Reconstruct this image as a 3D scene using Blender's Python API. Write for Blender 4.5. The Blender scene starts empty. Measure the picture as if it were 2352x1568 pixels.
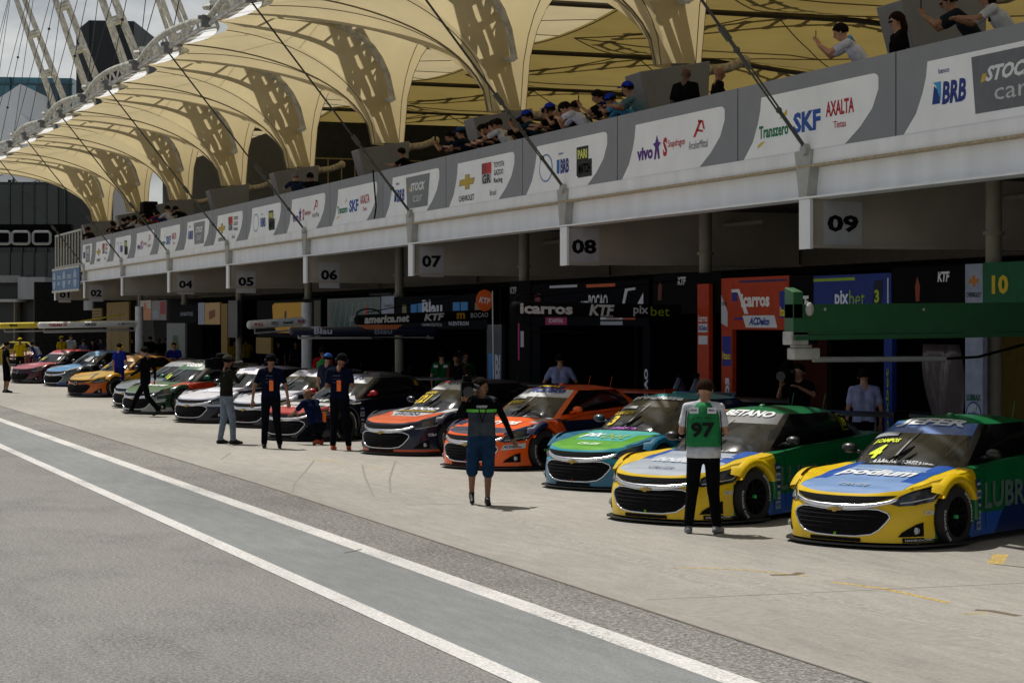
import bpy, bmesh, math, random
from mathutils import Vector, Matrix
from mathutils.bvhtree import BVHTree
R = math.radians; PI = math.pi
SC = bpy.context.scene; COL = SC.collection
# ---------------------------------------------------------------- camera, sky, sun, exposure
F = 4800.0; CX = 1176.0; HY = 741.0; H = 2.45; TH = math.atan(1804.0 / F)
CT, ST = math.cos(TH), math.sin(TH)
cam = bpy.data.cameras.new('camera'); co = bpy.data.objects.new('camera', cam); COL.objects.link(co)
cam.sensor_width = 36; cam.lens = F / 2352 * 36; cam.shift_y = -43 / 2352; cam.clip_end = 3000; cam.clip_start = .1
co.location = (0, 0, H); co.rotation_euler = (R(90), 0, -TH); SC.camera = co
W = bpy.data.worlds.new('World'); SC.world = W; W.use_nodes = True
SUNV = Vector((-.17, .41, .885)).normalized()
wn = W.node_tree; wn.nodes.clear()
def N(t, typ, **kw):
    n = t.nodes.new(typ)
    for k, v in kw.items():
        if k.startswith('i_'): n.inputs[k[2:].replace('_', ' ')].default_value = v
        else: setattr(n, k, v)
    return n
sky = N(wn, 'ShaderNodeTexSky', sky_type='NISHITA', sun_disc=False)
sky.sun_elevation = math.asin(SUNV.z); sky.sun_rotation = math.atan2(SUNV.x, SUNV.y); sky.dust_density = 1.5
tc = N(wn, 'ShaderNodeTexCoord'); mp = N(wn, 'ShaderNodeMapping'); mp.inputs['Scale'].default_value = (1, 1, 2.6)
wn.links.new(tc.outputs['Generated'], mp.inputs[0])
nz = N(wn, 'ShaderNodeTexNoise'); nz.inputs['Scale'].default_value = 4.2; nz.inputs['Detail'].default_value = 8
nz.inputs['Roughness'].default_value = .6
wn.links.new(mp.outputs[0], nz.inputs['Vector'])
cr = N(wn, 'ShaderNodeValToRGB'); cr.color_ramp.elements[0].position = .36; cr.color_ramp.elements[1].position = .62
wn.links.new(nz.outputs['Fac'], cr.inputs[0])
nz2 = N(wn, 'ShaderNodeTexNoise'); nz2.inputs['Scale'].default_value = 9; nz2.inputs['Detail'].default_value = 6
wn.links.new(mp.outputs[0], nz2.inputs['Vector'])
cl = N(wn, 'ShaderNodeMix', data_type='RGBA'); cl.inputs[6].default_value = (12.5, 12.9, 13.4, 1); cl.inputs[7].default_value = (23., 22.8, 22., 1)
wn.links.new(nz2.outputs['Fac'], cl.inputs[0])
mx = N(wn, 'ShaderNodeMix', data_type='RGBA')
sx = N(wn, 'ShaderNodeSeparateXYZ'); wn.links.new(tc.outputs['Generated'], sx.inputs[0])
lo_ = N(wn, 'ShaderNodeMapRange'); lo_.inputs[1].default_value = .42; lo_.inputs[2].default_value = .14; lo_.inputs[3].default_value = .12; lo_.inputs[4].default_value = 1.
wn.links.new(sx.outputs[2], lo_.inputs[0]); cm = N(wn, 'ShaderNodeMath', operation='MULTIPLY'); wn.links.new(cr.outputs[0], cm.inputs[0]); wn.links.new(lo_.outputs[0], cm.inputs[1])
wn.links.new(cm.outputs[0], mx.inputs[0]); wn.links.new(sky.outputs[0], mx.inputs[6]); wn.links.new(cl.outputs[2], mx.inputs[7])
bg = N(wn, 'ShaderNodeBackground'); bg.inputs['Strength'].default_value = .047
wo = N(wn, 'ShaderNodeOutputWorld'); wn.links.new(mx.outputs[2], bg.inputs[0]); wn.links.new(bg.outputs[0], wo.inputs[0])
sun = bpy.data.lights.new('sun', 'SUN'); so = bpy.data.objects.new('sun', sun); COL.objects.link(so)
sun.energy = 5.0; sun.angle = R(.5); sun.color = (1, .955, .88); so.rotation_euler = (-SUNV).to_track_quat('-Z', 'Y').to_euler()
SC.view_settings.view_transform = 'Standard'; SC.view_settings.look = 'None'; SC.view_settings.exposure = -.22; SC.view_settings.gamma = 1
# ---------------------------------------------------------------- survey helpers (photograph -> metres)
def gp(px, py, z=0.0):
    Zc = (H - z) * F / (py - HY); Xc = (px - CX) / F * Zc
    return Vector((Xc * CT + Zc * ST, -Xc * ST + Zc * CT, z))
def yx(px, X):
    t = (px - CX) / F; return X * (CT - t * ST) / (ST + t * CT)
def zx(px, py, X):
    Y = yx(px, X); return H - (py - HY) * (Y * CT + X * ST) / F
# ---------------------------------------------------------------- materials
def lin(h):
    if isinstance(h, (tuple, list)): return tuple(h[:3]) + (1,)
    h = h.lstrip('#'); o = []
    for i in (0, 2, 4):
        c = int(h[i:i + 2], 16) / 255; o.append(c / 12.92 if c < .04045 else ((c + .055) / 1.055) ** 2.4)
    return tuple(o) + (1,)
MATS = {}
def mat(name, color, rough=.6, metal=0., var=.12, scale=6., bump=0., bscale=40., coat=0., spec=.5, emit=0., trans=0., streak=False):
    if name in MATS: return MATS[name]
    m = bpy.data.materials.new(name); m.use_nodes = True; t = m.node_tree; b = t.nodes['Principled BSDF']
    c = lin(color); b.inputs['Roughness'].default_value = rough; b.inputs['Metallic'].default_value = metal
    b.inputs['Coat Weight'].default_value = coat; b.inputs['Coat Roughness'].default_value = .06
    b.inputs['Specular IOR Level'].default_value = spec
    tcn = N(t, 'ShaderNodeTexCoord'); no = N(t, 'ShaderNodeTexNoise'); no.inputs['Scale'].default_value = scale; no.inputs['Detail'].default_value = 5
    if streak:
        mpn = N(t, 'ShaderNodeMapping'); mpn.inputs['Scale'].default_value = (1, 1, .12); t.links.new(tcn.outputs['Object'], mpn.inputs[0]); t.links.new(mpn.outputs[0], no.inputs['Vector'])
    else: t.links.new(tcn.outputs['Object'], no.inputs['Vector'])
    mxn = N(t, 'ShaderNodeMix', data_type='RGBA')
    mr = N(t, 'ShaderNodeMapRange'); mr.inputs[1].default_value = .3; mr.inputs[2].default_value = .7
    t.links.new(no.outputs['Fac'], mr.inputs[0]); t.links.new(mr.outputs[0], mxn.inputs[0])
    mxn.inputs[6].default_value = tuple(x * (1 - var) for x in c[:3]) + (1,); mxn.inputs[7].default_value = tuple(min(1, x * (1 + var)) for x in c[:3]) + (1,)
    t.links.new(mxn.outputs[2], b.inputs['Base Color'])
    if bump:
        n2 = N(t, 'ShaderNodeTexNoise'); n2.inputs['Scale'].default_value = bscale; n2.inputs['Detail'].default_value = 4
        t.links.new(tcn.outputs['Object'], n2.inputs['Vector'])
        bp = N(t, 'ShaderNodeBump'); bp.inputs['Strength'].default_value = bump; bp.inputs['Distance'].default_value = .02
        t.links.new(n2.outputs['Fac'], bp.inputs['Height']); t.links.new(bp.outputs[0], b.inputs['Normal'])
    if emit: b.inputs['Emission Color'].default_value = c; b.inputs['Emission Strength'].default_value = emit
    if trans:
        tr = N(t, 'ShaderNodeBsdfTranslucent'); ms = N(t, 'ShaderNodeMixShader'); ms.inputs[0].default_value = trans
        t.links.new(mxn.outputs[2], tr.inputs[0]); o = t.nodes['Material Output']
        t.links.new(b.outputs[0], ms.inputs[1]); t.links.new(tr.outputs[0], ms.inputs[2]); t.links.new(ms.outputs[0], o.inputs[0])
    MATS[name] = m; return m
def ink(c): return mat('ink ' + c, c, .6, var=.06, spec=.2)
def cloth(c): return mat('cloth ' + c, c, .9, var=.22, scale=9, bump=.8, bscale=16, spec=.06)
def livery(name, base, layers, rough=.32):
    """car paint: base colour plus printed fields, each the region where all half-space tests a*x+b*|y|+c*z>d hold"""
    if name in MATS: return MATS[name]
    m = bpy.data.materials.new(name); m.use_nodes = True; t = m.node_tree; b = t.nodes['Principled BSDF']
    b.inputs['Roughness'].default_value = rough; b.inputs['Coat Weight'].default_value = .45; b.inputs['Coat Roughness'].default_value = .12; b.inputs['Specular IOR Level'].default_value = .35
    tcn = N(t, 'ShaderNodeTexCoord'); sp = N(t, 'ShaderNodeSeparateXYZ'); t.links.new(tcn.outputs['Object'], sp.inputs[0])
    ab = N(t, 'ShaderNodeMath', operation='ABSOLUTE'); t.links.new(sp.outputs[1], ab.inputs[0])
    cb = N(t, 'ShaderNodeCombineXYZ'); t.links.new(sp.outputs[0], cb.inputs[0]); t.links.new(ab.outputs[0], cb.inputs[1]); t.links.new(sp.outputs[2], cb.inputs[2])
    prev = N(t, 'ShaderNodeRGB'); prev.outputs[0].default_value = lin(base); pv = prev.outputs[0]
    for c, conds in layers:
        fac = None
        for (A, B, C, D) in conds:
            d = N(t, 'ShaderNodeVectorMath', operation='DOT_PRODUCT'); t.links.new(cb.outputs[0], d.inputs[0]); d.inputs[1].default_value = (A, B, C)
            g = N(t, 'ShaderNodeMath', operation='GREATER_THAN'); t.links.new(d.outputs['Value'], g.inputs[0]); g.inputs[1].default_value = D
            if fac is None: fac = g.outputs[0]
            else:
                mu = N(t, 'ShaderNodeMath', operation='MULTIPLY'); t.links.new(fac, mu.inputs[0]); t.links.new(g.outputs[0], mu.inputs[1]); fac = mu.outputs[0]
        q = N(t, 'ShaderNodeMix', data_type='RGBA'); t.links.new(fac, q.inputs[0]); t.links.new(pv, q.inputs[6]); q.inputs[7].default_value = lin(c); pv = q.outputs[2]
    no = N(t, 'ShaderNodeTexNoise'); no.inputs['Scale'].default_value = 3; no.inputs['Detail'].default_value = 6; t.links.new(tcn.outputs['Object'], no.inputs['Vector'])
    hs = N(t, 'ShaderNodeHueSaturation'); mr = N(t, 'ShaderNodeMapRange'); mr.inputs[3].default_value = .84; mr.inputs[4].default_value = 1.1
    t.links.new(no.outputs['Fac'], mr.inputs[0]); t.links.new(mr.outputs[0], hs.inputs['Value']); t.links.new(pv, hs.inputs['Color']); t.links.new(hs.outputs[0], b.inputs['Base Color'])
    r2 = N(t, 'ShaderNodeMapRange'); r2.inputs[3].default_value = rough - .1; r2.inputs[4].default_value = rough + .2
    t.links.new(no.outputs['Fac'], r2.inputs[0]); t.links.new(r2.outputs[0], b.inputs['Roughness'])
    MATS[name] = m; return m
# ---------------------------------------------------------------- objects
def tag(o, label=None, cat=None, group=None, kind=None):
    if label: o['label'] = label
    if cat: o['category'] = cat
    if group: o['group'] = group
    if kind: o['kind'] = kind
    return o
def empty(name, loc=(0, 0, 0), rz=0., **k):
    o = bpy.data.objects.new(name, None); COL.objects.link(o); o.location = loc; o.rotation_euler = (0, 0, rz); o.empty_display_size = .2
    return tag(o, **k)
def copy_tree(o, parent=None):
    c = o.copy(); COL.objects.link(c); c.parent = parent
    for ch in list(o.children): copy_tree(ch, c)
    return c
class MB:
    def __init__(s): s.v = []; s.f = []; s.mi = []; s.m = 0
    def add(s, vs, fs):
        n = len(s.v); s.v += [tuple(v) for v in vs]; s.f += [[i + n for i in f] for f in fs]; s.mi += [s.m] * len(fs); return s
    def box(s, x0, x1, y0, y1, z0, z1):
        return s.add([(x0, y0, z0), (x1, y0, z0), (x1, y1, z0), (x0, y1, z0), (x0, y0, z1), (x1, y0, z1), (x1, y1, z1), (x0, y1, z1)],
                     [(0, 3, 2, 1), (4, 5, 6, 7), (0, 1, 5, 4), (1, 2, 6, 5), (2, 3, 7, 6), (3, 0, 4, 7)])
    def tube(s, pts, r, n=8, cap=True):
        pts = [Vector(p) for p in pts]; rs = r if isinstance(r, (list, tuple)) else [r] * len(pts)
        rings = []; up = None
        for i, p in enumerate(pts):
            d = (pts[min(i + 1, len(pts) - 1)] - pts[max(i - 1, 0)]).normalized()
            if up is None: up = Vector((0, 0, 1)) if abs(d.z) < .9 else Vector((1, 0, 0))
            a = d.cross(up).normalized(); b = a.cross(d).normalized(); up = b
            rings.append([p + (a * math.cos(2 * PI * k / n) + b * math.sin(2 * PI * k / n)) * rs[i] for k in range(n)])
        vs = [v for r_ in rings for v in r_]; fs = []
        for i in range(len(pts) - 1):
            for k in range(n): fs.append((i * n + k, i * n + (k + 1) % n, (i + 1) * n + (k + 1) % n, (i + 1) * n + k))
        if cap: fs.append(tuple(reversed(range(n)))); fs.append(tuple(range((len(pts) - 1) * n, len(pts) * n)))
        return s.add(vs, fs)
    def prism(s, pts, d):
        """polygon (3-D points) extruded by vector d"""
        n = len(pts); d = Vector(d); a = [Vector(p) for p in pts]; nn = sum(((a[i] - a[0]).cross(a[(i + 1) % n] - a[0]) for i in range(1, n)), Vector())
        if nn.dot(d) < 0: a.reverse()
        s.add([*a, *[p + d for p in a]], [tuple(reversed(range(n))), tuple(range(n, 2 * n))] + [(i, (i + 1) % n, n + (i + 1) % n, n + i) for i in range(n)])
        return s
    def ball(s, c, r, nu=10, nv=7, M=None):
        c = Vector(c); r = r if isinstance(r, (tuple, list)) else (r, r, r); vs = [(0, 0, 1)]
        for j in range(1, nv):
            for i in range(nu):
                a = PI * j / nv; b = 2 * PI * i / nu; vs.append((math.sin(a) * math.cos(b), math.sin(a) * math.sin(b), math.cos(a)))
        vs.append((0, 0, -1)); vs = [Vector((v[0] * r[0], v[1] * r[1], v[2] * r[2])) for v in vs]
        if M: vs = [M @ v for v in vs]
        fs = [(0, 1 + i, 1 + (i + 1) % nu) for i in range(nu)]
        for j in range(nv - 2):
            for i in range(nu): fs.append((1 + j * nu + i, 1 + (j + 1) * nu + i, 1 + (j + 1) * nu + (i + 1) % nu, 1 + j * nu + (i + 1) % nu))
        L = len(vs) - 1
        for i in range(nu): fs.append((L, 1 + (nv - 2) * nu + (i + 1) % nu, 1 + (nv - 2) * nu + i))
        return s.add([c + v for v in vs], fs)
    def grid(s, rows):
        n = len(rows[0]); return s.add([p for r in rows for p in r], [(i * n + j, i * n + j + 1, (i + 1) * n + j + 1, (i + 1) * n + j) for i in range(len(rows) - 1) for j in range(n - 1)])
    def build(s, name, mats, parent=None, smooth=False, bevel=0, **k):
        me = bpy.data.meshes.new(name); me.from_pydata(s.v, [], s.f); me.validate()
        if not isinstance(mats, (list, tuple)): mats = [mats]
        for m in mats: me.materials.append(m)
        if len(mats) > 1 and len(me.polygons) == len(s.mi): me.polygons.foreach_set('material_index', s.mi)
        if smooth:
            me.polygons.foreach_set('use_smooth', [True] * len(me.polygons))
            if smooth != True: me.set_sharp_from_angle(angle=R(smooth))
        o = bpy.data.objects.new(name, me); COL.objects.link(o); o.parent = parent
        if bevel:
            b = o.modifiers.new('bevel', 'BEVEL'); b.width = bevel; b.segments = 2; b.limit_method = 'ANGLE'
        return tag(o, **k)
# ---------------------------------------------------------------- lettering
TX = {}
def text2d(s, bold=.02, shear=0.):
    bold = min(bold, .042); k = (s, bold, shear)
    if k not in TX:
        c = bpy.data.curves.new('t', 'FONT'); c.body = s; c.offset = bold; c.shear = shear; c.resolution_u = 2; c.fill_mode = 'FRONT'
        o = bpy.data.objects.new('t', c); COL.objects.link(o); dg = bpy.context.evaluated_depsgraph_get(); dg.update()
        me = bpy.data.meshes.new_from_object(o.evaluated_get(dg)); vs = [v.co.copy() for v in me.vertices]; fs = [list(p.vertices) for p in me.polygons]
        bpy.data.objects.remove(o); bpy.data.curves.remove(c); bpy.data.meshes.remove(me)
        x0 = min(v.x for v in vs); x1 = max(v.x for v in vs); y0 = min(v.y for v in vs); y1 = max(v.y for v in vs)
        TX[k] = ([((v.x - x0) / (x1 - x0) - .5, (v.y - y0) / (y1 - y0) - .5) for v in vs], fs, (x1 - x0) / (y1 - y0))
    return TX[k]
def write(s, c, U, V, w, h, m, parent, bold=.02, shear=0., name='lettering'):
    """flat lettering centred at c, reading along U, up along V"""
    vs, fs, asp = text2d(s, bold, shear); c = Vector(c); U = Vector(U); V = Vector(V)
    if w is None: w = h * asp
    b = MB(); b.add([c + U * (x * w) + V * (y * h) for x, y in vs], fs); return b.build(name, m, parent)
def sheet(pts, m, parent, name, off=(0, 0, 0)):
    b = MB(); b.add([Vector(p) + Vector(off) for p in pts], [tuple(range(len(pts)))]); return b.build(name, m, parent)
# ================================================================ ground
def ground_mat(name, c, sp, big=.12, crack=0., spk=160.):
    m = bpy.data.materials.new(name); m.use_nodes = True; t = m.node_tree; b = t.nodes['Principled BSDF']; b.inputs['Roughness'].default_value = .85
    b.inputs['Specular IOR Level'].default_value = .35
    tcn = N(t, 'ShaderNodeTexCoord'); c = lin(c)
    def noise(scale, det, mapping=None):
        n = N(t, 'ShaderNodeTexNoise'); n.inputs['Scale'].default_value = scale; n.inputs['Detail'].default_value = det
        if mapping:
            q = N(t, 'ShaderNodeMapping'); q.inputs['Scale'].default_value = mapping; t.links.new(tcn.outputs['Object'], q.inputs[0]); t.links.new(q.outputs[0], n.inputs['Vector'])
        else: t.links.new(tcn.outputs['Object'], n.inputs['Vector'])
        return n
    def ramp(src, a, b_, lo, hi):
        r = N(t, 'ShaderNodeMapRange'); r.inputs[1].default_value = a; r.inputs[2].default_value = b_; r.inputs[3].default_value = lo; r.inputs[4].default_value = hi; t.links.new(src, r.inputs[0]); return r.outputs[0]
    def mul(a, b_):
        q = N(t, 'ShaderNodeMath', operation='MULTIPLY'); t.links.new(a, q.inputs[0]); t.links.new(b_, q.inputs[1]); return q.outputs[0]
    n1 = noise(.35, 5, (1, .35, 1)); n2 = noise(spk, 3); n3 = noise(5., 8, (1.6, .3, 1)); n4 = noise(spk * .45, 3)
    v = mul(mul(ramp(n1.outputs['Fac'], .3, .7, 1 - big, 1 + big), ramp(n2.outputs['Fac'], .3, .7, 1 - sp, 1 + sp)), mul(ramp(n3.outputs['Fac'], .25, .75, 1 - big * .7, 1 + big * .7), ramp(n4.outputs['Fac'], .3, .7, 1 - sp * .7, 1 + sp * .7)))
    if crack:
        vo = N(t, 'ShaderNodeTexVoronoi', feature='DISTANCE_TO_EDGE'); vo.inputs['Scale'].default_value = 16.; vo.inputs['Randomness'].default_value = 1
        t.links.new(tcn.outputs['Object'], vo.inputs['Vector']); n5 = noise(.9, 4, (1, .5, 1))
        msk = ramp(n5.outputs['Fac'], .5, .72, 1., 1 - crack); 
        e = ramp(vo.outputs['Distance'], .0, .09, 0., 1.)
        q = N(t, 'ShaderNodeMath', operation='MAXIMUM'); t.links.new(e, q.inputs[0]); t.links.new(msk, q.inputs[1]); v = mul(v, q.outputs[0])
    vm = N(t, 'ShaderNodeVectorMath', operation='SCALE'); vm.inputs[0].default_value = c[:3]; t.links.new(v, vm.inputs['Scale']); t.links.new(vm.outputs[0], b.inputs['Base Color'])
    bp = N(t, 'ShaderNodeBump'); bp.inputs['Strength'].default_value = .5; bp.inputs['Distance'].default_value = .006; t.links.new(n2.outputs['Fac'], bp.inputs['Height']); t.links.new(bp.outputs[0], b.inputs['Normal'])
    return m
M_ASPH = ground_mat('asphalt', (.205, .20, .19), .50, .10, .6, 60.)
M_LANE = ground_mat('smooth asphalt', (.20, .21, .212), .16, .17, .25, 70.)
M_SHOUL = ground_mat('rough asphalt', (.195, .19, .178), .65, .14, .6, 45.)
M_CONC = ground_mat('pit concrete', (.305, .290, .262), .12, .18, 0., 45.)
M_LINE = ground_mat('road paint', (.58, .57, .55), .22, .12, .8, 50.)
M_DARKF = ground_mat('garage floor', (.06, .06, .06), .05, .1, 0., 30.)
def strip(name, x0, x1, z, m, y0=-30, y1=400, k='structure'):
    """long strip along the pit lane; x0/x1 are functions of Y"""
    ys = [y0 + (y1 - y0) * (i / 60) ** 1.6 for i in range(61)]; b = MB()
    b.grid([[(x0(y), y, z), (x1(y), y, z)] for y in ys]); o = b.build(name, m); o['kind'] = k; return o
cx = lambda v: (lambda y: v)
border = lambda y: 7.15 + .4 * min(1, max(0, (y - 5) / 25))
gnd = MB(); gnd.box(-400, 900, -60, 1500, -.5, 0); tag(gnd.build('ground', M_ASPH), kind='structure')
strip('pit_lane', cx(5.15), cx(6.5), .004, M_LANE)
strip('lane_shoulder', cx(6.5), lambda y: border(y) + .05, .004, M_SHOUL)
strip('pit_apron', border, cx(20.4), .008, M_CONC)
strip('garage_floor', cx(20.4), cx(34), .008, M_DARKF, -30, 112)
strip('lane_line', cx(5.0), cx(5.19), .0055, M_LINE); strip('lane_line', cx(6.34), cx(6.58), .0055, M_LINE)
M_SLOT = mat('joint dirt', (.15, .135, .115), .95)
M_TYRE = mat('tyre mark', (.22, .205, .185), .8, var=.3, scale=30)
M_YMARK = mat('worn yellow paint', (.42, .30, .09), .8, var=.5, scale=25)
M_BMARK = mat('worn grey mark', (.13, .10, .06), .8, var=.4, scale=25)
M_PINK = mat('worn pink paint', (.44, .30, .27), .8, var=.3, scale=25)
def mark(name, pix, wd, m, z=.0090):
    P = [gp(*p) for p in pix]; b = MB(); rows = []
    for i, p in enumerate(P):
        d = (P[min(i + 1, len(P) - 1)] - P[max(i - 1, 0)]).normalized(); n = Vector((-d.y, d.x, 0)) * wd / 2
        rows.append([(p.x - n.x, p.y - n.y, z), (p.x + n.x, p.y + n.y, z)])
    b.grid(rows); tag(b.build(name, m), kind='structure')
jb = MB(); rows = []
for i in range(60):
    y = -5 + i * 2.2; w = .010 + .012 * random.Random(i).random(); rows.append([(border(y) - w, y, .0087), (border(y) + w, y, .0087)])
jb.grid(rows); tag(jb.build('apron_edge_joint', M_SLOT), kind='structure')
for pix in ([(1480, 1379), (1640, 1372), (1830, 1364), (2090, 1352), (2352, 1340)], [(930, 1160), (1176, 1156), (1300, 1152)]): mark('slab_joint', pix, .018, M_SLOT)
mark('yellow_marking', [(1553, 1304), (1700, 1309), (1856, 1324)], .05, M_YMARK)
mark('grey_marking', [(1770, 1322), (1825, 1321), (1840, 1316)], .10, M_BMARK, .0097)
mark('yellow_marking', [(1912, 1338), (2030, 1353), (2181, 1386)], .07, M_YMARK)
mark('yellow_marking', [(2212, 1411), (2270, 1409)], .05, M_YMARK); mark('grey_marking', [(2240, 1402), (2275, 1404), (2340, 1416)], .09, M_BMARK, .0097)
mark('yellow_marking', [(2300, 1274), (2285, 1296)], .16, M_YMARK); mark('grey_marking', [(2286, 1297), (2352, 1304)], .05, M_BMARK, .0097)
mark('yellow_marking', [(715, 1055), (790, 1063)], .07, M_YMARK); mark('yellow_marking', [(835, 1072), (890, 1078)], .05, M_YMARK)
for q in (0, 5): mark('pink_marking', [(962, 1083 + q), (1070, 1106 + q), (1150, 1127 + q)], .02, M_PINK)
for pix in ([(722, 1058), (700, 1085), (676, 1112), (670, 1138)], [(832, 1068), (838, 1095), (858, 1140)], [(908, 1060), (895, 1100), (897, 1133)], [(530, 1040), (508, 1056)],
            [(830, 1262), (790, 1270)]): mark('tyre_mark', pix, .035, M_TYRE)
rb = random.Random(4)
for i in range(2):
    x = 8.3 + rb.random() * 3.5; y = 14 + i * 6 * rb.random(); b = MB(); ll = 5 + 8 * rb.random(); cu = rb.uniform(-.02, .03)
    b.grid([[(x + cu * (k * .6) ** 2, y + k * ll / 14, .0088 + i * .0002), (x + .16 + cu * (k * .6) ** 2, y + k * ll / 14, .0088 + i * .0002)] for k in range(15)])
    tag(b.build('tyre_mark', mat('faint tyre mark', (.30, .28, .255), .85, var=.25, scale=14)), kind='structure')
for i, (px, py, a, b_) in enumerate(((1330, 1290, .9, .25), (1500, 1330, .5, .2), (1160, 1200, .8, .2), (690, 1090, .7, .3), (1990, 1345, .7, .3), (430, 1010, 1.2, .3), (1650, 1400, 1.1, .4), (2150, 1460, .9, .3))):
    c = gp(px, py); rr = random.Random(i); b = MB(); b.add([(c.x + b_ * math.cos(q) * rr.uniform(.6, 1.2), c.y + a * math.sin(q) * rr.uniform(.6, 1.2), .00835 + i * .00005) for q in [2 * PI * k / 18 for k in range(18)]], [tuple(range(18))])
    tag(b.build('faded_stain', mat('faded stain', (.285, .268, .242), .85, var=.12, scale=9)), kind='structure')
# ================================================================ pit building
FX = 14.98; Y0 = yx(1852, FX); L = (yx(194, FX) - Y0) / 7; GL = [Y0 + k * L for k in range(-2, 8)]   # garage division lines, near to far
YN, YF = GL[0] - 2, yx(187, FX)
M_WH = mat('white painted steel', (.86, .88, .90), .5, var=.08, scale=2.2, streak=True)
M_WHD = mat('stained white paint', (.52, .50, .45), .6, var=.18, scale=3., streak=True)
M_RUST = mat('rusty edge', (.42, .34, .22), .7, var=.3, scale=12)
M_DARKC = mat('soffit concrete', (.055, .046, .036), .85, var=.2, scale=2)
M_BEIGE = mat('beige column paint', (.26, .235, .18), .6, var=.12)
M_DIV = mat('division beam paint', (.44, .39, .32), .65, var=.12, scale=1.5)
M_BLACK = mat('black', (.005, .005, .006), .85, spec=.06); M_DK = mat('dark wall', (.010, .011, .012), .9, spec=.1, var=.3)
bld = empty('pit_building', (FX, (YN + YF) / 2, 0), label='long white pit building with a balcony above open numbered garages', cat='building')
MB.bparent = bld
def bp(b, name, m, **k):
    """part of the pit building, kept in world coordinates"""
    o = b.build(name, m, **k); o.parent = bld; o.matrix_parent_inverse = Matrix.Translation(-bld.location); return o
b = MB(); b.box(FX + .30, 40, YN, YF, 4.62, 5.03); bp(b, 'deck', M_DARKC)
b = MB(); b.box(FX + .10, FX + .13, YN, YF, 4.31, 4.74); bp(b, 'beam_web', M_WH)
b = MB(); b.box(FX - .06, FX + .30, YN, YF, 4.28, 4.31); b.box(FX + .13, FX + .29, YN, YF, 4.62, 4.9); bp(b, 'lower_flange', M_WH)
b = MB(); b.box(FX - .07, FX + .30, YN, YF, 4.74, 4.775); bp(b, 'upper_flange', M_RUST)
b = MB(); b.box(FX - .02, FX + .12, YN, YF, 4.775, 5.00); bp(b, 'curb', M_WH)
b = MB(); b.box(FX + .02, FX + .10, YN, YF, 5.00, 6.13); bp(b, 'balcony_parapet', M_DIV)
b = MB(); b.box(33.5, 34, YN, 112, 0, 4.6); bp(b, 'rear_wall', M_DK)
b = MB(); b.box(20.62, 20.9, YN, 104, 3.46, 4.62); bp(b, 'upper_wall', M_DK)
b = MB(); b.box(20.0, 20.4, YN, YF, 3.57, 3.93); bp(b, 'lintel', mat('lintel concrete', (.17, .145, .11), .8, var=.15))
NUM = {9: '09', 8: '08', 7: '07', 6: '06', 5: '05', 4: '04', 3: '', 2: '02', 1: '01', 10: '10', 11: '11'}
M_NUMG = mat('number square', (.50, .50, .52), .6, var=.06)
def onY(px, Y): t = (px - CX) / F; return Y * (ST + t * CT) / (CT - t * ST)
lines = [(10 - 0, GL[1])] if False else []
for k, y in enumerate(GL):
    lines.append((11 - k, y))
lines.append((1, yx(127, FX)))
npx = {9: (1900, 1972, 493, 533), 8: (1313, 1370, 549, 583), 7: (969, 1014, 586, 614), 6: (737, 775, 619, 643), 5: (547, 583, 636, 657), 4: (411, 442, 644, 662), 2: (208, 234, 665, 681), 1: (137, 160, 670, 684)}
for n, y in lines:
    b = MB(); b.box(FX + .05, 19.95, y - .12, y + .12, 3.58, 4.62 if n != 1 else 4.28); b.box(FX + .02, 19.98, y - .17, y + .17, 3.56, 3.6); dv = bp(b, 'division_beam', M_DIV)
    b = MB(); b.box(FX - .03, FX + .02, y - .17, y + .17, 3.54, 4.275); bp(b, 'beam_end_plate', M_WH)
    yy = y - .124
    if n in npx:
        a, c, t0, t1 = npx[n]; x0 = onY(a, yy); x1 = onY(c, yy); sc = F / (yy * CT + x0 * ST); z0 = H + (HY - t1) / sc; z1 = H + (HY - t0) / sc; w = (x1 - x0)
        if n == 1: z0 += .0
        sheet([(x0 - w * .12, yy, z0 - .22), (x1 + w * .12, yy, z0 - .22), (x1 + w * .12, yy, z1 + .2), (x0 - w * .12, yy, z1 + .2)], M_NUMG, None, 'number_square').parent = dv
        o = write(NUM[n], ((x0 + x1) / 2, yy - .003, (z0 + z1) / 2), (1, 0, 0), (0, 0, 1), w, z1 - z0, ink('#0b0b0c'), None, bold=.05, name='garage_number'); o.parent = dv
    # gusset with cable lug
    if n > 1:
        b = MB(); b.prism([(FX - .06, y - .26, 4.99), (FX - .06, y + .26, 4.99), (FX - .06, y + .12, 4.31), (FX - .06, y - .12, 4.31)], (.16, 0, 0)); b.tube([(FX - .12, y - .10, 5.0), (FX + .02, y - .10, 5.0)], .09, 12)
        bp(b, 'gusset', mat('gusset', (.40, .40, .38), .6))
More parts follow.
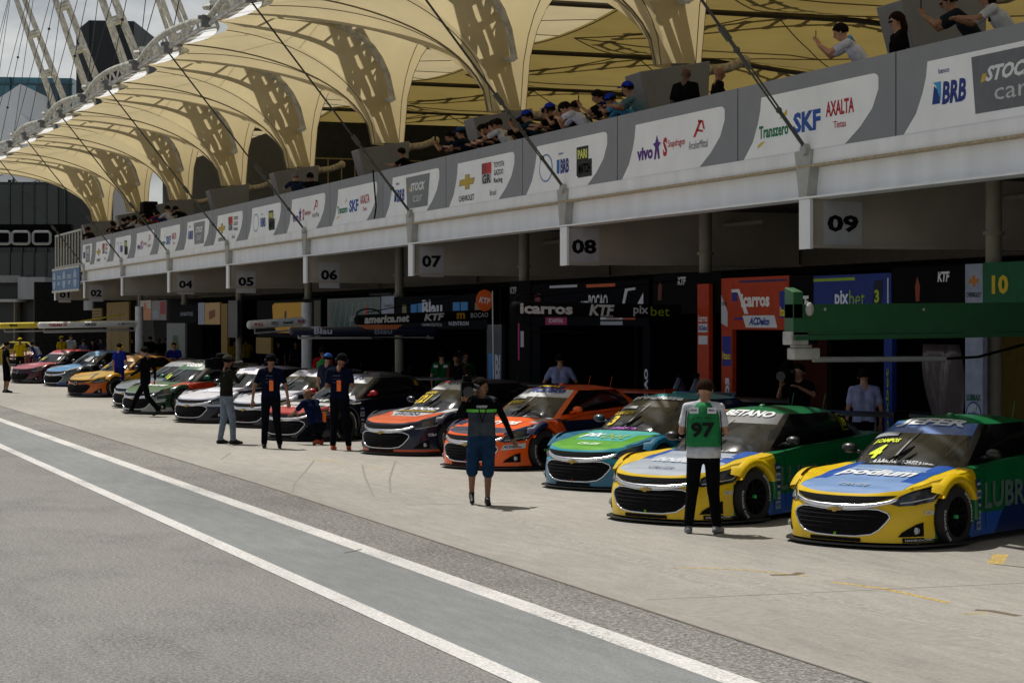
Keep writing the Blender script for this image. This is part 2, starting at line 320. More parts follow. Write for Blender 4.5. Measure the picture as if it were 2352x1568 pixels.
for y in GL:
    yc = y - 1.55 * 1; b = MB(); b.tube([(17.2, yc, 0), (17.2, yc, 4.62)], .12, 16); b.tube([(17.2, yc, 3.2), (17.2, yc, 3.24)], .16, 16); b.tube([(17.2, yc, 3.72), (17.2, yc, 3.77)], .16, 16)
    bp(b, 'column', M_BEIGE, smooth=40)
    yy = y + 3.6; b = MB(); b.tube([(17.5, yy - .6, 4.2), (17.5, yy + .6, 4.2)], .03, 8); 
    lf = empty('light_fitting', (17.5, yy, 4.2), label='unlit tube light under the ceiling %s' % ('in front of garage %s' % (NUM.get(11 - GL.index(y)) or 'three')), cat='light fitting', group='tube lights under the pit ceiling')
    o = b.build('tube', mat('lamp tube', (.6, .6, .58), .4)); o.parent = lf; o.matrix_parent_inverse = Matrix.Translation(-lf.location)
    b = MB(); b.box(17.42, 17.58, yy - .65, yy + .65, 4.25, 4.31); b.tube([(17.5, yy - .5, 4.3), (17.5, yy - .5, 4.62)], .012, 6); b.tube([(17.5, yy + .5, 4.3), (17.5, yy + .5, 4.62)], .012, 6)
    o = b.build('housing', M_DIV); o.parent = lf; o.matrix_parent_inverse = Matrix.Translation(-lf.location)
    b = MB(); b.tube([(18.2, y - .3, 4.35), (18.2, y - 2, 4.35)], .05, 8); bp(b, 'conduit', M_BEIGE)
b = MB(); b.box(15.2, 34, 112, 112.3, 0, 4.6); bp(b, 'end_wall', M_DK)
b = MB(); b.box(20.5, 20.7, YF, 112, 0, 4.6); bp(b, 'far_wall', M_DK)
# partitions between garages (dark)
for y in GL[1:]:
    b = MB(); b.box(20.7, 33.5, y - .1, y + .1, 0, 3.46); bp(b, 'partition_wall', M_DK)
# ================================================================ banners on the parapet
M_BG = mat('banner grey', (.22, .23, .25), .55, var=.05, scale=2, bump=.15, bscale=1.3)
M_BW = mat('banner white', (.90, .92, .94), .5, var=.05, scale=1.5, bump=.15, bscale=1.3)
def logo_poly(b, pts): b.add([(x, y, 0) for x, y in pts], [tuple(range(len(pts)))])
def banner(yn, yf, kind, label, det):
    """one printed panel: near edge yn, far edge yf; a is 0 at the far (image left) edge, 1 at the near edge"""
    X = FX - .025; zb, zt = 5.00, 6.15; w = yf - yn; t = empty('printed_banner', (X, (yn + yf) / 2, zb), label=label, cat='banner', group='printed banners along the balcony')
    def P(a, c, e=0): return Vector((X - e, yf - a * w, zb + c * (zt - zb))) - t.location
    def poly(pts, m, e, name): 
        b = MB(); b.add([P(a, c, e) for a, c in pts], [tuple(range(len(pts)))]); return b.build(name, m, t)
    b = MB(); p = [P(.004, 0), P(.996, 0), P(.996, 1), P(.004, 1)]; b.prism(p, (.04, 0, 0)); b.build('panel', M_BG, t)
    cor = [(.905 - .035 + .035 * math.cos(q), .80 - .07 + .07 * math.sin(q)) for q in (0, .4, .8, 1.2, PI / 2)]
    poly([(.045, 0), (.71, 0), (.80, .18), (.87, .38), (.905, .60)] + cor + [(.17, .80), (.162, .62), (.145, .45), (.11, .22)][0:4], M_BW, .004, 'white_field')
    def tx(s, a, c, wa, hc, col, **k):
        return write(s, P(a, c, .008), Vector((0, -w, 0)), Vector((0, 0, zt - zb)), wa, hc, ink(col), t, **k)
    if kind == 'A':
        tx('banco', .255, .66, .055, .06, '#33418a', bold=.01); tx('BRB', .305, .40, .12, .26, '#2b3a86', bold=.04, shear=.15)
        poly([(.195, .29), (.235, .29), (.235, .42), (.205, .50)], ink('#1e3f86'), .008, 'emblem'); poly([(.20, .54), (.24, .54), (.24, .32), (.215, .5)], ink('#3d9fd8'), .009, 'emblem')
        poly([(.41, .10), (.73, .10), (.765, .74), (.39, .74)], mat('logo plate', (.10, .11, .12), .4), .007, 'logo_plate'); tx('STOCK', .575, .52, .235, .17, '#dfe2e4', bold=.05, shear=.35); tx('car', .575, .28, .15, .13, '#c3c7ca', bold=.0)
        poly([(.435, .44), (.455, .44), (.465, .53), (.445, .53)], ink('#c9a84a'), .010, 'emblem')
    if kind == 'B':
        tx('Transzero', .255, .33, .20, .17, '#0f7a4d', bold=.03); poly([(.29, .46), (.345, .50), (.345, .58), (.325, .53)], ink('#d8b62a'), .008, 'emblem'); poly([(.145, .12), (.2, .2), (.17, .2), (.145, .16)], ink('#d8b62a'), .008, 'emblem')
        tx('SKF', .475, .37, .175, .27, '#2f55a8', bold=.07); tx('AXALTA', .68, .47, .17, .19, '#b32233', bold=.03); tx('Tintas', .68, .26, .075, .09, '#b32233', bold=.01)
    if kind == 'C':
        tx('vivo', .255, .34, .14, .20, '#5a2a86', bold=.05); poly([(.335, .22), (.35, .22), (.36, .36), (.37, .22), (.385, .22), (.375, .40), (.395, .46), (.375, .47), (.36, .58), (.345, .47), (.325, .46), (.345, .40)], ink('#5a2a86'), .008, 'emblem')
        tx('S', .43, .38, .035, .28, '#b8232f', bold=.05); tx('Snapdragon', .525, .40, .14, .14, '#b8232f', bold=.01); tx('ArcelorMittal', .70, .33, .15, .12, '#5b5f66', bold=.0)
        for q in ([(.66, .44), (.71, .66), (.73, .66), (.68, .44)], [(.70, .68), (.74, .66), (.755, .52), (.74, .54), (.73, .63), (.70, .64)], [(.69, .55), (.74, .52), (.74, .49), (.69, .52)]): poly(q, ink('#c43a34'), .008, 'emblem')
    if kind == 'D':
        cc = [(.27 + .075 * math.cos(i * PI / 10), .40 + .24 * math.sin(i * PI / 10)) for i in range(20)]; c2 = [(.27 + .066 * math.cos(i * PI / 10), .40 + .21 * math.sin(i * PI / 10)) for i in range(20)]
        poly(cc, ink('#6d8fb8'), .007, 'emblem'); poly(c2, M_BW, .009, 'emblem'); tx('podium', .27, .36, .12, .15, '#5f80b5', bold=.04); 
        tx('banco', .435, .60, .05, .05, '#33418a', bold=.01); tx('BRB', .475, .38, .09, .24, '#2b3a86', bold=.04); poly([(.39, .27), (.42, .27), (.42, .5), (.39, .5)], ink('#2c6fb8'), .008, 'emblem')
        poly([(.60, .38), (.72, .38), (.72, .64), (.60, .64)], ink('#23261f'), .007, 'logo_plate'); poly([(.62, .14), (.755, .14), (.755, .42), (.60, .42), (.60, .18)], ink('#23261f'), .008, 'logo_plate')
        tx('PARI', .66, .52, .095, .15, '#d9dd6e', bold=.05); tx('MATCH', .68, .28, .12, .16, '#d9dd6e', bold=.05)
    if kind == 'E':
        poly([(.20, .48), (.27, .48), (.27, .56), (.335, .56), (.335, .48), (.405, .48), (.385, .36), (.335, .36), (.335, .28), (.27, .28), (.27, .36), (.185, .36)], ink('#a39a78'), .008, 'emblem')
        poly([(.20, .46), (.28, .46), (.28, .54), (.325, .54), (.325, .46), (.39, .46), (.375, .38), (.325, .38), (.325, .30), (.28, .30), (.28, .38), (.20, .38)], ink('#c7a83a'), .010, 'emblem')
        tx('CHEVROLET', .29, .12, .21, .11, '#2a2b2d', bold=.02)
        poly([(.495, .32), (.62, .32), (.62, .70), (.495, .70)], ink('#b8bbbd'), .007, 'logo_plate'); poly([(.495, .50), (.56, .50), (.56, .70), (.495, .70)], ink('#8e3b40'), .009, 'emblem'); poly([(.56, .50), (.62, .50), (.62, .70), (.56, .70)], ink('#c9332f'), .009, 'emblem'); tx('GR', .557, .41, .11, .17, '#3c3f44', bold=.05)
        tx('TOYOTA', .715, .63, .13, .10, '#303236', bold=.02); tx('GAZOO', .71, .49, .12, .10, '#303236', bold=.02); tx('Racing', .705, .34, .11, .12, '#303236', bold=.02); tx('Brasil', .64, .14, .08, .10, '#303236', bold=.0)
j0 = Y0 - .27 * L; half = L / 2
names = {'A': 'with blue bank logo and dark series plate', 'B': 'with green, blue and red supplier names', 'C': 'with purple phone logo and red names', 'D': 'with blue circle, bank and betting logos', 'E': 'with gold cross and red grey logo'}
names_old = {'A': 'printed with a blue bank logo beside a dark race series plate', 'B': 'printed with green, blue and red supplier names', 'C': 'printed with a purple phone logo and two red company names', 'D': 'printed with a blue circle, a bank logo and a green betting plate', 'E': 'printed with a gold cross emblem and a red and grey racing logo'}
ords = ['nearest', 'second nearest', 'third nearest', 'farthest']
cnt = {}; k = 0; y = j0 - half
while y < YF - 1:
    kd = 'ABCDE'[k % 5]; cnt[kd] = cnt.get(kd, 0) + 1
    pl = ords[min(3, cnt[kd] - 1)] if k < 15 else 'farthest'
    banner(y, min(y + half, YF), kd, 'grey balcony banner %s, %s of its kind' % (names[kd], pl), k < 8); y += half; k += 1
# dark cable hanging on the parapet
b = MB(); b.tube([(FX - .09, yx(865, FX), 6.2), (FX - .1, yx(868, FX), 5.9), (FX - .09, yx(872, FX), 5.3), (FX - .09, yx(868, FX), 5.0)], .02, 6); tag(b.build('hanging_cable', M_BLACK), 'short black cable hanging over the balcony between two banners', 'cable')
# ================================================================ garage fronts
PX = 16.88
def panel(px0, px1, py0, py1, m, label=None, name='garage_panel', cat='sign panel', d=.08, X=PX, z0=None):
    ya, yb = yx(px1, X), yx(px0, X); za = zx((px0 + px1) / 2, py1, X) if z0 is None else z0; zb = zx((px0 + px1) / 2, py0, X)
    b = MB(); b.box(X, X + d, ya, yb, za, zb); o = b.build(name, m)
    if label: tag(o, label, cat)
    o['e'] = [yb, ya, za, zb]; return o
def ptx(o, s, u, v, w, h, col, up=False, X=PX, e=.006, **k):
    """lettering on a panel; u from far (left) edge 0..1, v 0..1 up, w and h as fractions"""
    yl, yr, za, zb = o['e']; c = (X - e, yl + (yr - yl) * u, za + (zb - za) * v)
    if up: t = write(s, c, (0, 0, 1), (0, 1, 0), h * (zb - za), w * abs(yr - yl), ink(col), o, **k)
    else: t = write(s, c, (0, -1, 0), (0, 0, 1), w * abs(yr - yl), h * (zb - za), ink(col), o, **k)
    return t
def ppoly(o, pts, col, e=.004, X=PX, name='printed_field'):
    yl, yr, za, zb = o['e']; return sheet([(X - e, yl + (yr - yl) * u, za + (zb - za) * v) for u, v in pts], ink(col), o, name)
def rect(u0, u1, v0, v1): return [(u0, v0), (u1, v0), (u1, v1), (u0, v1)]
OR = mat('panel orange', '#b53a12', .6, spec=.2); NV = mat('panel navy', '#05080f', .8, spec=.06); BL = mat('panel blue', '#16307f', .6, spec=.2); GN = mat('panel green', '#0d5c38', .6, spec=.2); YL = mat('panel yellow', '#7d6114', .6, spec=.2); PW = mat('panel white', '#979db0', .6, spec=.2); TE = mat('panel teal', '#0a2a2a', .45, spec=.4)
p = panel(1657, 1812, 636, 757, OR, 'orange header panel with white sponsor lettering over an open garage'); 
ppoly(p, rect(.28, .97, .90, .94), '#22305e'); ppoly(p, [(.16, .78), (.28, .78), (.42, .30), (.36, .30), (.26, .70), (.16, .72)], '#e6e6e6'); ptx(p, 'icarros', .52, .56, .42, .26, '#f0ece8', bold=.05)
ppoly(p, [(.33, .27), (.80, .27), (.84, .04), (.38, .04)], '#d9dcdf'); ptx(p, 'ACDelco', .58, .16, .30, .15, '#24439a', e=.009, bold=.04, shear=.3); ppoly(p, rect(.87, .99, .22, .72), '#28348c'); ptx(p, 'Itau', .93, .34, .10, .18, '#f0d21e', e=.009, bold=.03); ppoly(p, rect(.20, .34, .19, .23), '#28348c'); ppoly(p, [(.0, .68), (.10, .35), (.10, .05), (.0, .12)], '#c9cbd0'); ptx(p, 'TEK', .05, .50, .08, .07, '#20242e', e=.009); ppoly(p, rect(.17, .25, .55, .72), '#28348c')
p = panel(1657, 1682, 757, 1010, OR, 'narrow orange door jamb with white vertical lettering', z0=0); ppoly(p, rect(.1, .9, .72, .95), '#28348c'); ptx(p, 'Itau', .5, .80, .7, .06, '#f0d21e', e=.009); ptx(p, 'icarros', .5, .42, .5, .42, '#ece8e6', up=True, bold=.05)
b = MB(); b.box(24, 24.1, yx(1815, 22), yx(1650, 22), 0, 3.1); o = tag(b.build('garage_backdrop', mat('dark red board', (.16, .028, .012), .7)), 'dark red board behind the orange garage opening', 'backdrop'); write('CHEVROLET', (23.99, yx(1730, 24), 2.35), (0, -1, 0), (0, 0, 1), 1.5, .16, ink('#4a2218'), o)
p = panel(1813, 1869, 632, 790, M_BLACK, 'black panel with white letters between the orange and blue headers'); ptx(p, 'KTF', .5, .60, .62, .2, '#e2e4e6', bold=.06, shear=.15); ppoly(p, rect(.08, .14, .45, .72), '#c8402a')
p = panel(1869, 2047, 630, 745, BL, 'blue header panel with white and green lettering over a garage'); ppoly(p, rect(.0, .55, .88, .94), '#8fae2e'); ptx(p, 'pix', .38, .50, .18, .38, '#dfe6f4', bold=.03); ptx(p, 'bet', .58, .52, .20, .33, '#8fae2e', bold=.0)
ppoly(p, [(.80, .86), (.90, .86), (.88, .30), (.76, .30)], '#0e1730'); ptx(p, '3', .83, .55, .06, .26, '#9fbe2e', e=.009, bold=.04); ppoly(p, rect(.955, .97, .1, .9), '#cfd6e2')
p = panel(2030, 2049, 745, 1010, BL, 'narrow blue door jamb with green vertical lettering', z0=0); ptx(p, 'pixbet', .5, .52, .45, .4, '#8fae2e', up=True)
p = panel(2049, 2217, 612, 700, M_BLACK, 'black header panel with small white letters left of the white pillar'); ptx(p, 'KTF', .72, .72, .16, .26, '#dfe1e3', bold=.06, shear=.15); ppoly(p, [(.34, .1), (.39, .1), (.40, .5), (.36, .75), (.33, .5)], '#8a3a24')
p = panel(2217, 2257, 606, 1010, PW, 'white pillar panel with emblems stacked on it', cat='pillar panel', z0=0); ppoly(p, [(.25, .935), (.42, .935), (.42, .95), (.58, .95), (.58, .935), (.8, .935), (.75, .915), (.58, .915), (.58, .90), (.42, .90), (.42, .915), (.2, .915)], '#b9762e')
ptx(p, 'CHEVROLET', .5, .865, .86, .022, '#202226', bold=.02); ptx(p, 'LUBRAX', .5, .415, .8, .028, '#175c43', bold=.05); yl, yr, za, zb = p['e']
for rr, cc, e in ((.20, '#2f4a86', .004), (.175, '#b9bfce', .006)): sheet([(PX - e, (yl + yr) / 2 + rr * math.cos(i * PI / 12), zb - .66 * (zb - za) + rr * .95 * math.sin(i * PI / 12)) for i in range(24)], ink(cc), p, 'emblem')
ptx(p, 'podium', .5, .34, .62, .03, '#2f4a86', e=.009, bold=.04)
p = panel(2257, 2420, 600, 700, GN, 'green header panel with a large yellow number over the last garage'); ptx(p, '10', .26, .48, .24, .45, '#d8b62a', bold=.09)
b = MB(); b.box(23.5, 23.6, yx(2440, 21), yx(2262, 23.5), 0, 3.4); tag(b.build('garage_backdrop', mat('ochre board', (.30, .20, .03), .7)), 'ochre board inside the last garage on the right', 'backdrop')
p = panel(1500, 1657, 628, 720, M_BLACK, 'black header panel with small white letters left of the orange garage'); ptx(p, 'KTF', .44, .82, .12, .2, '#c9ccd0', bold=.06, shear=.15)
ppoly(p, [(.08, .35), (.13, .35), (.14, .7), (.11, .85), (.08, .7)], '#5e2418')
p = panel(1602, 1628, 652, 1010, OR, 'slim orange totem with sponsor boxes beside the blue tool carts', X=PX - .12, z0=0); ptx(p, 'icarros', .5, .80, .8, .04, '#f0ece8', X=PX - .12); ppoly(p, rect(.1, .9, .72, .77), '#cfd3da', X=PX - .12); ppoly(p, rect(.1, .9, .65, .70), '#cfd3da', X=PX - .12); ptx(p, 'ACDelco', .5, .745, .7, .03, '#24439a', X=PX - .12, e=.009); ppoly(p, [(.2, .97), (.7, .99), (.8, .9), (.3, .88)], '#b8321e', X=PX - .12)
p = panel(1222, 1490, 648, 748, NV, 'navy header panel crowded with pale sponsor names over a dark garage'); 
ptx(p, 'BOCAO', .60, .56, .16, .30, '#c8ccd4', bold=.03); ptx(p, 'KTF', .50, .44, .10, .26, '#c8ccd4', bold=.06, shear=.15); ppoly(p, rect(.50, .74, .88, .95), '#c65a2c'); ppoly(p, rect(.17, .42, .90, .96), '#b8bcc6'); ppoly(p, [(.82, .82), (.90, .84), (.90, .79), (.84, .77), (.81, .40), (.79, .40)], '#c8ccd4'); ppoly(p, [(.90, .40), (.96, .40), (.96, .72)], '#c8ccd4'); ptx(p, 'OSTEN', .26, .42, .16, .18, '#9ba1ac', bold=.02)
ppoly(p, rect(.13, .33, .02, .20), '#9c2256'); ptx(p, 'ECHAPORA', .23, .12, .13, .10, '#dcc6d0', e=.009); ppoly(p, rect(.62, .80, .02, .10), '#9ba1ac'); ppoly(p, rect(.62, .88, .14, .24), '#c8ccd4'); ppoly(p, rect(.80, .90, .14, .24), '#b0462a', e=.006); ptx(p, 'MARLIN', .72, .19, .10, .08, '#8a2a3a', e=.009); ppoly(p, rect(.03, .08, .35, .78), '#7a1d33')
p = panel(1476, 1493, 748, 1010, NV, 'narrow navy door jamb with white vertical lettering', z0=0); ptx(p, 'BOCAO', .5, .45, .5, .40, '#d5d8de', up=True, bold=.05)
p = panel(1222, 1240, 748, 1010, NV, 'plain navy door jamb at the left of the navy header', z0=0)
p = panel(1170, 1218, 645, 900, M_BLACK, 'black panel with a magenta stripe behind the round column', z0=.4); ptx(p, 'KTF', .2, .93, .3, .05, '#9ba1ac', bold=.05); ppoly(p, rect(.42, .50, .40, .68), '#b01f6a'); ppoly(p, rect(.55, .7, .5, .62), '#b8bcc6')
p = panel(905, 1120, 678, 755, NV, 'navy header panel with large pale lettering and blue squares'); ptx(p, 'Blau', .44, .60, .22, .55, '#c4c9d4', bold=.04); ppoly(p, rect(.20, .27, .42, .78), '#2d7fc0'); ppoly(p, rect(.28, .34, .42, .78), '#2d7fc0'); ppoly(p, rect(.66, .73, .42, .78), '#2d7fc0'); ppoly(p, rect(.74, .81, .42, .78), '#2d7fc0'); ptx(p, 'FARMACEUTICA', .44, .12, .22, .09, '#9ba1ac'); ptx(p, 'N.ENTRON', .72, .16, .20, .12, '#b4bac6'); ppoly(p, rect(.88, .93, .45, .75), '#7d7358'); ppoly(p, rect(.10, .15, .45, .75), '#7d7358')
p = panel(1118, 1152, 745, 900, mat('panel dusk blue', '#141c2e', .5), 'dusk blue door board with a pale blue square and white letters', z0=.4); ppoly(p, rect(.12, .48, .35, .66), '#2d7fc0'); ptx(p, 'Bl', .75, .50, .36, .30, '#c4c9d4', bold=.05)
p = panel(876, 908, 680, 722, PW, 'white sign with a faint dark name left of the navy header'); ptx(p, 'Transzero', .5, .5, .7, .18, '#5b5f66')
p = panel(752, 874, 684, 766, TE, 'dark teal glossy header panel with diagonal pale streaks')
for q in range(7): ppoly(p, [(.1 + q * .11, .1), (.12 + q * .11, .1), (.20 + q * .11, .9), (.18 + q * .11, .9)], '#5c8a84')
ptx(p, 'CASTROL', .52, .42, .18, .14, '#a8b4b0'); ppoly(p, [(.72, .2), (.78, .2), (.77, .8), (.73, .7)], '#b5482e')
p = panel(590, 738, 688, 775, NV, 'navy header panel with a big yellow rounded field'); ppoly(p, [(.28, .35), (.34, .12), (.72, .12), (.78, .4), (.80, .85), (.76, .92), (.30, .92), (.26, .85)], '#cf9a1c'); ppoly(p, rect(.46, .49, .3, .7), '#20242e', e=.007); ppoly(p, rect(.90, .99, .0, .95), '#3e3a22')
p = panel(588, 622, 775, 812, YL, 'dark yellow board low beside the navy header')
for a, c, t, bb, m, lb in ((508, 522, 697, 800, YL, 'yellow strip panel with a dark smear in the far garages'), (470, 505, 695, 745, mat('panel ochre', '#a8822a', .5), 'ochre glossy panel in the far garages'), (455, 469, 695, 745, PW, 'slim white board left of the ochre panel'), (395, 452, 700, 742, NV, 'navy board with faint writing in the far garages'), (383, 425, 742, 800, mat('panel pale grey', '#5c6664', .5), 'pale grey poster board with a green figure'), (348, 382, 690, 735, mat('panel maroon grey', '#6a5f66', .5), 'grey board with a red stripe in the far garages'), (322, 347, 690, 735, mat('panel amber', '#b86a1e', .5), 'amber and white board in the far garages'), (245, 296, 694, 800, YL, 'large yellow board with dark square outlines'), (212, 233, 708, 735, YL, 'small yellow round-headed sign with dark stripes'), (192, 212, 690, 712, mat('panel mid grey', '#5d6266', .5), 'small grey board near the yellow sign'), (524, 545, 690, 775, mat('panel slate', '#10131a', .5), 'slate board beside the slanted pillar')):
    p = panel(a, c, t, bb, m, lb, z0=0 if bb >= 800 else None)
    if a == 245:
        for q in (.2, .6): ppoly(p, rect(q, q + .03, .1, .9), '#5a4a12'); ppoly(p, rect(.05, .95, q, q + .02), '#5a4a12')
    if a == 322: ppoly(p, rect(0, 1, .6, 1), '#b8b4ae'); ppoly(p, [(.3, .5), (.6, .5), (.55, .9), (.4, .9)], '#c2702a', e=.007)
    if a == 348: ppoly(p, rect(.6, .95, .3, .95), '#9a2a34'); ppoly(p, rect(.1, .5, .1, .5), '#8d97a4')
    if a == 383: ppoly(p, [(.4, .1), (.6, .1), (.75, .5), (.6, .8), (.35, .8), (.3, .5)], '#2f5a3e')
    if a == 470: ppoly(p, [(.3, .2), (.7, .35), (.7, .7), (.3, .6)], '#7a3a1e')
    if a == 395: ptx(p, 'GNATUS', .6, .5, .5, .2, '#8d97a4')
    if a == 212:
        for q in (.2, .45, .7): ppoly(p, rect(.1, .9, q, q + .1), '#26241a')
# ================================================================ membrane canopies
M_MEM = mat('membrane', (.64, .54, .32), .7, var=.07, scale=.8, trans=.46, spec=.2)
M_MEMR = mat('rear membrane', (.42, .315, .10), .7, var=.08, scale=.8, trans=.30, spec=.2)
M_GAPSKY = mat('white sky gap fill', (.80, .81, .81), .6, var=.05, trans=.75, spec=.2)  # bright fill for the edge openings, imitates sky seen through them
M_SEAM = mat('membrane seam', (.16, .13, .08), .7)
M_STEEL = mat('weathered white steel', (.60, .59, .53), .55, var=.35, scale=4)
M_GREY = mat('grey steel', (.20, .20, .20), .5, var=.2)
M_PED = mat('grey pedestal metal', (.15, .155, .165), .55, var=.08, scale=3)
M_CAB = mat('steel cable', (.03, .03, .03), .6)
XF, XC, XB = 11.25, 17.35, 40.0; ZT = 10.0; ZB = 7.45; HL = L / 2
def ztop(x):
    t = max(0, min(1, (x - XF) / 6)); z = ZT + .75 * (t * t * (3 - 2 * t))
    if x > 30: z -= .09 * (x - 30)
    return z
def bound(a):
    """outer boundary point of the funnel region for polar angle a (0 = +X, into the building)"""
    dx, dy = math.cos(a), math.sin(a); xb = 22.5 - XC; xf = XC - XF
    k = 1e9
    if dx > 1e-6: k = min(k, xb / dx)
    if dx < -1e-6: k = min(k, xf / -dx)
    if abs(dy) > 1e-6: k = min(k, HL / abs(dy))
    x, y = dx * k, dy * k
    if dx < 0 and abs(k - xf / -dx) < 1e-6:            # front edge is scalloped between its nodes
        u = abs(y) / HL; s = math.sin(PI * u) ; x += .95 * s
    return x, y
corner_a = [math.atan2(HL, 22.5 - XC), math.atan2(HL, -(XC - XF))]
def canopy_angles():
    a = sorted(set([round(x, 5) for x in [2 * PI * i / 72 - PI for i in range(72)] + corner_a + [-c for c in corner_a]])); return a
ANG = canopy_angles(); NR = 18
def mem(a, r):
    bx, by = bound(a); ix, iy = .46 * math.cos(a), .42 * math.sin(a)
    x = ix + (bx - ix) * r; y = iy + (by - iy) * r
    zo = ztop(XC + bx) + .25 * (abs(by) / HL) ** 2 * min(1, max(0, (XC + bx - XF) / 3))
    back = (1 + math.cos(a)) / 2
    p = 2 + 6.5 * back ** 2
    z = ZB + (zo - ZB) * (1 - (1 - r) ** p) ** (.5 + .0 * back)
    return Vector((x, y, z))
def canopy(Y, label):
    t = empty('tensile_canopy', (XC, Y, 4.9), label=label, cat='canopy', group='membrane canopies over the pit building')
    dz = Vector((0, 0, -4.9)); b = MB(); rs = [(i / NR) ** 1.35 for i in range(NR + 1)]
    b.grid([[mem(a, r) + dz for a in ANG + [ANG[0]]] for r in rs]); b.build('membrane', M_MEM, t, smooth=True)
    # rear flat field reaching back over the grandstand deck
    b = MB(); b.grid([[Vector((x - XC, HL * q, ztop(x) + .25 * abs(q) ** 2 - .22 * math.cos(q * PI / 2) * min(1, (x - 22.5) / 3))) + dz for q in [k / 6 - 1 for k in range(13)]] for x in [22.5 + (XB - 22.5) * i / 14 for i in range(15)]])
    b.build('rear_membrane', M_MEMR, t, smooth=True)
    # seams and edge cable
    b = MB()
    for s in (-1, 1):
        b.tube([Vector((x - XC, s * (HL - .04), ztop(x) + .14)) + dz for x in [XF + .8 + (XB - XF - .8) * i / 16 for i in range(17)]], .075, 6)
        if s > 5: b.tube([Vector((x - XC, s * (HL - .10), ztop(x) - .28)) + dz for x in [XF + 4 + (XB - XF - 4) * i / 16 for i in range(17)]], .045, 6)
    b.build('valley_beam', mat('dark beam', (.06, .055, .045), .6), t)
    b = MB()
    for a in (PI - .0001, 2.75, -2.75, .5, -.5, 1.1, -1.1, .0): b.tube([mem(a, r) + dz + Vector((0, 0, -.015)) for r in rs], .022 if abs(a) > 3 else .012, 5)
    for x0, q0, x1, q1 in ((23, 0, 27, 1), (23, 0, 27, -1), (31, 0, 27, 1), (31, 0, 27, -1), (31, 0, 35, .98), (31, 0, 35, -.98), (22.6, -.98, 22.6, .98), (23, 0, 31, 0)):
        b.tube([Vector((x - XC, HL * q, ztop(x) + .25 * q * q - .22 * math.cos(q * PI / 2) * min(1, (x - 22.5) / 3) - .02)) + dz for x, q in [(x0 + (x1 - x0) * i / 8, q0 + (q1 - q0) * i / 8) for i in range(9)]], .018, 5)
    b.build('seam', M_SEAM, t)
    # curved ladder trusses above the membrane (they throw the ladder-shaped shadows)
    b = MB()
    def ladder(a0, a1, r0, r1, wd, up, n=13, rad=.075):
        L1, L2 = [], []
        for i in range(n):
            q = i / (n - 1); a = a0 + (a1 - a0) * q; r = r0 + (r1 - r0) * q; p = mem(a, r) + dz + Vector((0, 0, up))
            d = Vector((-math.sin(a), math.cos(a), 0)); L1.append(p - d * wd / 2); L2.append(p + d * wd / 2)
        b.tube(L1, rad, 6); b.tube(L2, rad, 6)
        for i in range(0, n, 1):
            if i % 2 == 0: b.tube([L1[i], L2[i]], rad * .8, 5)
    ca = math.atan2(HL, -(XC - XF))
    for s in (-1, 1): ladder(s * (ca - .30), s * ca, .03, .97, .72, .36, rad=.085)
    b.build('ladder_truss', M_STEEL, t)
    b = MB(); dd = Vector((-XC, 0, -4.9))
    for s in (-1, 1):
        P0, P1 = [], []
        for i in range(15):
            x = 24 + 12 * i / 14; q = s * (.15 + .75 * math.sin(PI * i / 14) ** .9); z = ztop(x) + .5
            P0.append(Vector((x, HL * q - .45, z)) + dd); P1.append(Vector((x, HL * q + .45, z)) + dd)
            b.tube([P0[-1], P1[-1]], .08, 5); b.ball(P0[-1], .2, 6, 5); b.ball(P1[-1], .2, 6, 5)
        b.tube(P0, .09, 6); b.tube(P1, .09, 6)
    b.build('rear_truss', M_STEEL, t)
    # front bow truss
    b = MB(); U_, L_ = [], []
    for i in range(17):
        q = -1 + 2 * i / 16; s = math.cos(q * PI / 2); U_.append(Vector((XF - XC - .22 * s, HL * q, ZT + .05 + .16 * s)) + dz); L_.append(Vector((XF - XC - .05 * s, HL * q, ZT - .12)) + dz)
    b.tube(U_, .085, 10); b.build('bow_tube', mat('pale tube', (.50, .49, .40), .4, var=.45, scale=2.5), t, smooth=True)
    b = MB(); b.tube(L_, .06, 6)
    for i in range(2, 16, 2): b.tube([U_[i], L_[i]], .04, 5); b.tube([U_[i], L_[min(16, i + 2)]], .03, 5)
    back = [Vector((XF - XC + .95 * math.sin(PI * abs(q)) * .55 + .1, HL * q, ZT + .0)) + dz for q in [-1 + 2 * i / 16 for i in range(17)]]; b.tube(back, .05, 6)
    for i in range(2, 15, 2): b.tube([L_[i], back[i]], .04, 5)
    b.build('bow_web', M_STEEL, t)
    for q, zz in ((0, -.12), (-1, -.05)):
        b = MB(); p = Vector((XF - XC - .1, HL * q, ZT + zz)) + dz; b.box(p.x - .12, p.x + .12, p.y - .09, p.y + .09, p.z - .16, p.z + .14); b.tube([p + Vector((-.2, 0, .08)), p + Vector((.4, 0, .08))], .06, 8)
        b.build('node', M_GREY, t, bevel=.02)
    # added white patch between bow and membrane edge, standing in for bright sky
    for s in (-1, 1):
        b = MB(); rows = []
        for i in range(13):
            u = .20 + .60 * i / 12; e = math.sin(PI * u) ** .6 * .62; rows.append([Vector((XF - XC + .12 + k * (max(.05, e - .05) - .12), s * HL * u, ZT - .10 - .10 * math.sin(PI * u) * (1 - k))) + dz for k in (0, .33, .66, 1)])
        b.grid(rows); b.build('sky_gap_fill', M_GAPSKY, t, smooth=True)
    # pedestal: trough that is wide at the top
    b = MB(); A = [(-1.0, -.42, 2.35), (.50, -.42, 2.62), (.50, .42, 2.62), (-.95, .42, 2.35)]; B = [(-.30, -.36, 0), (.42, -.36, 0), (.42, .36, 0), (-.30, .36, 0)]
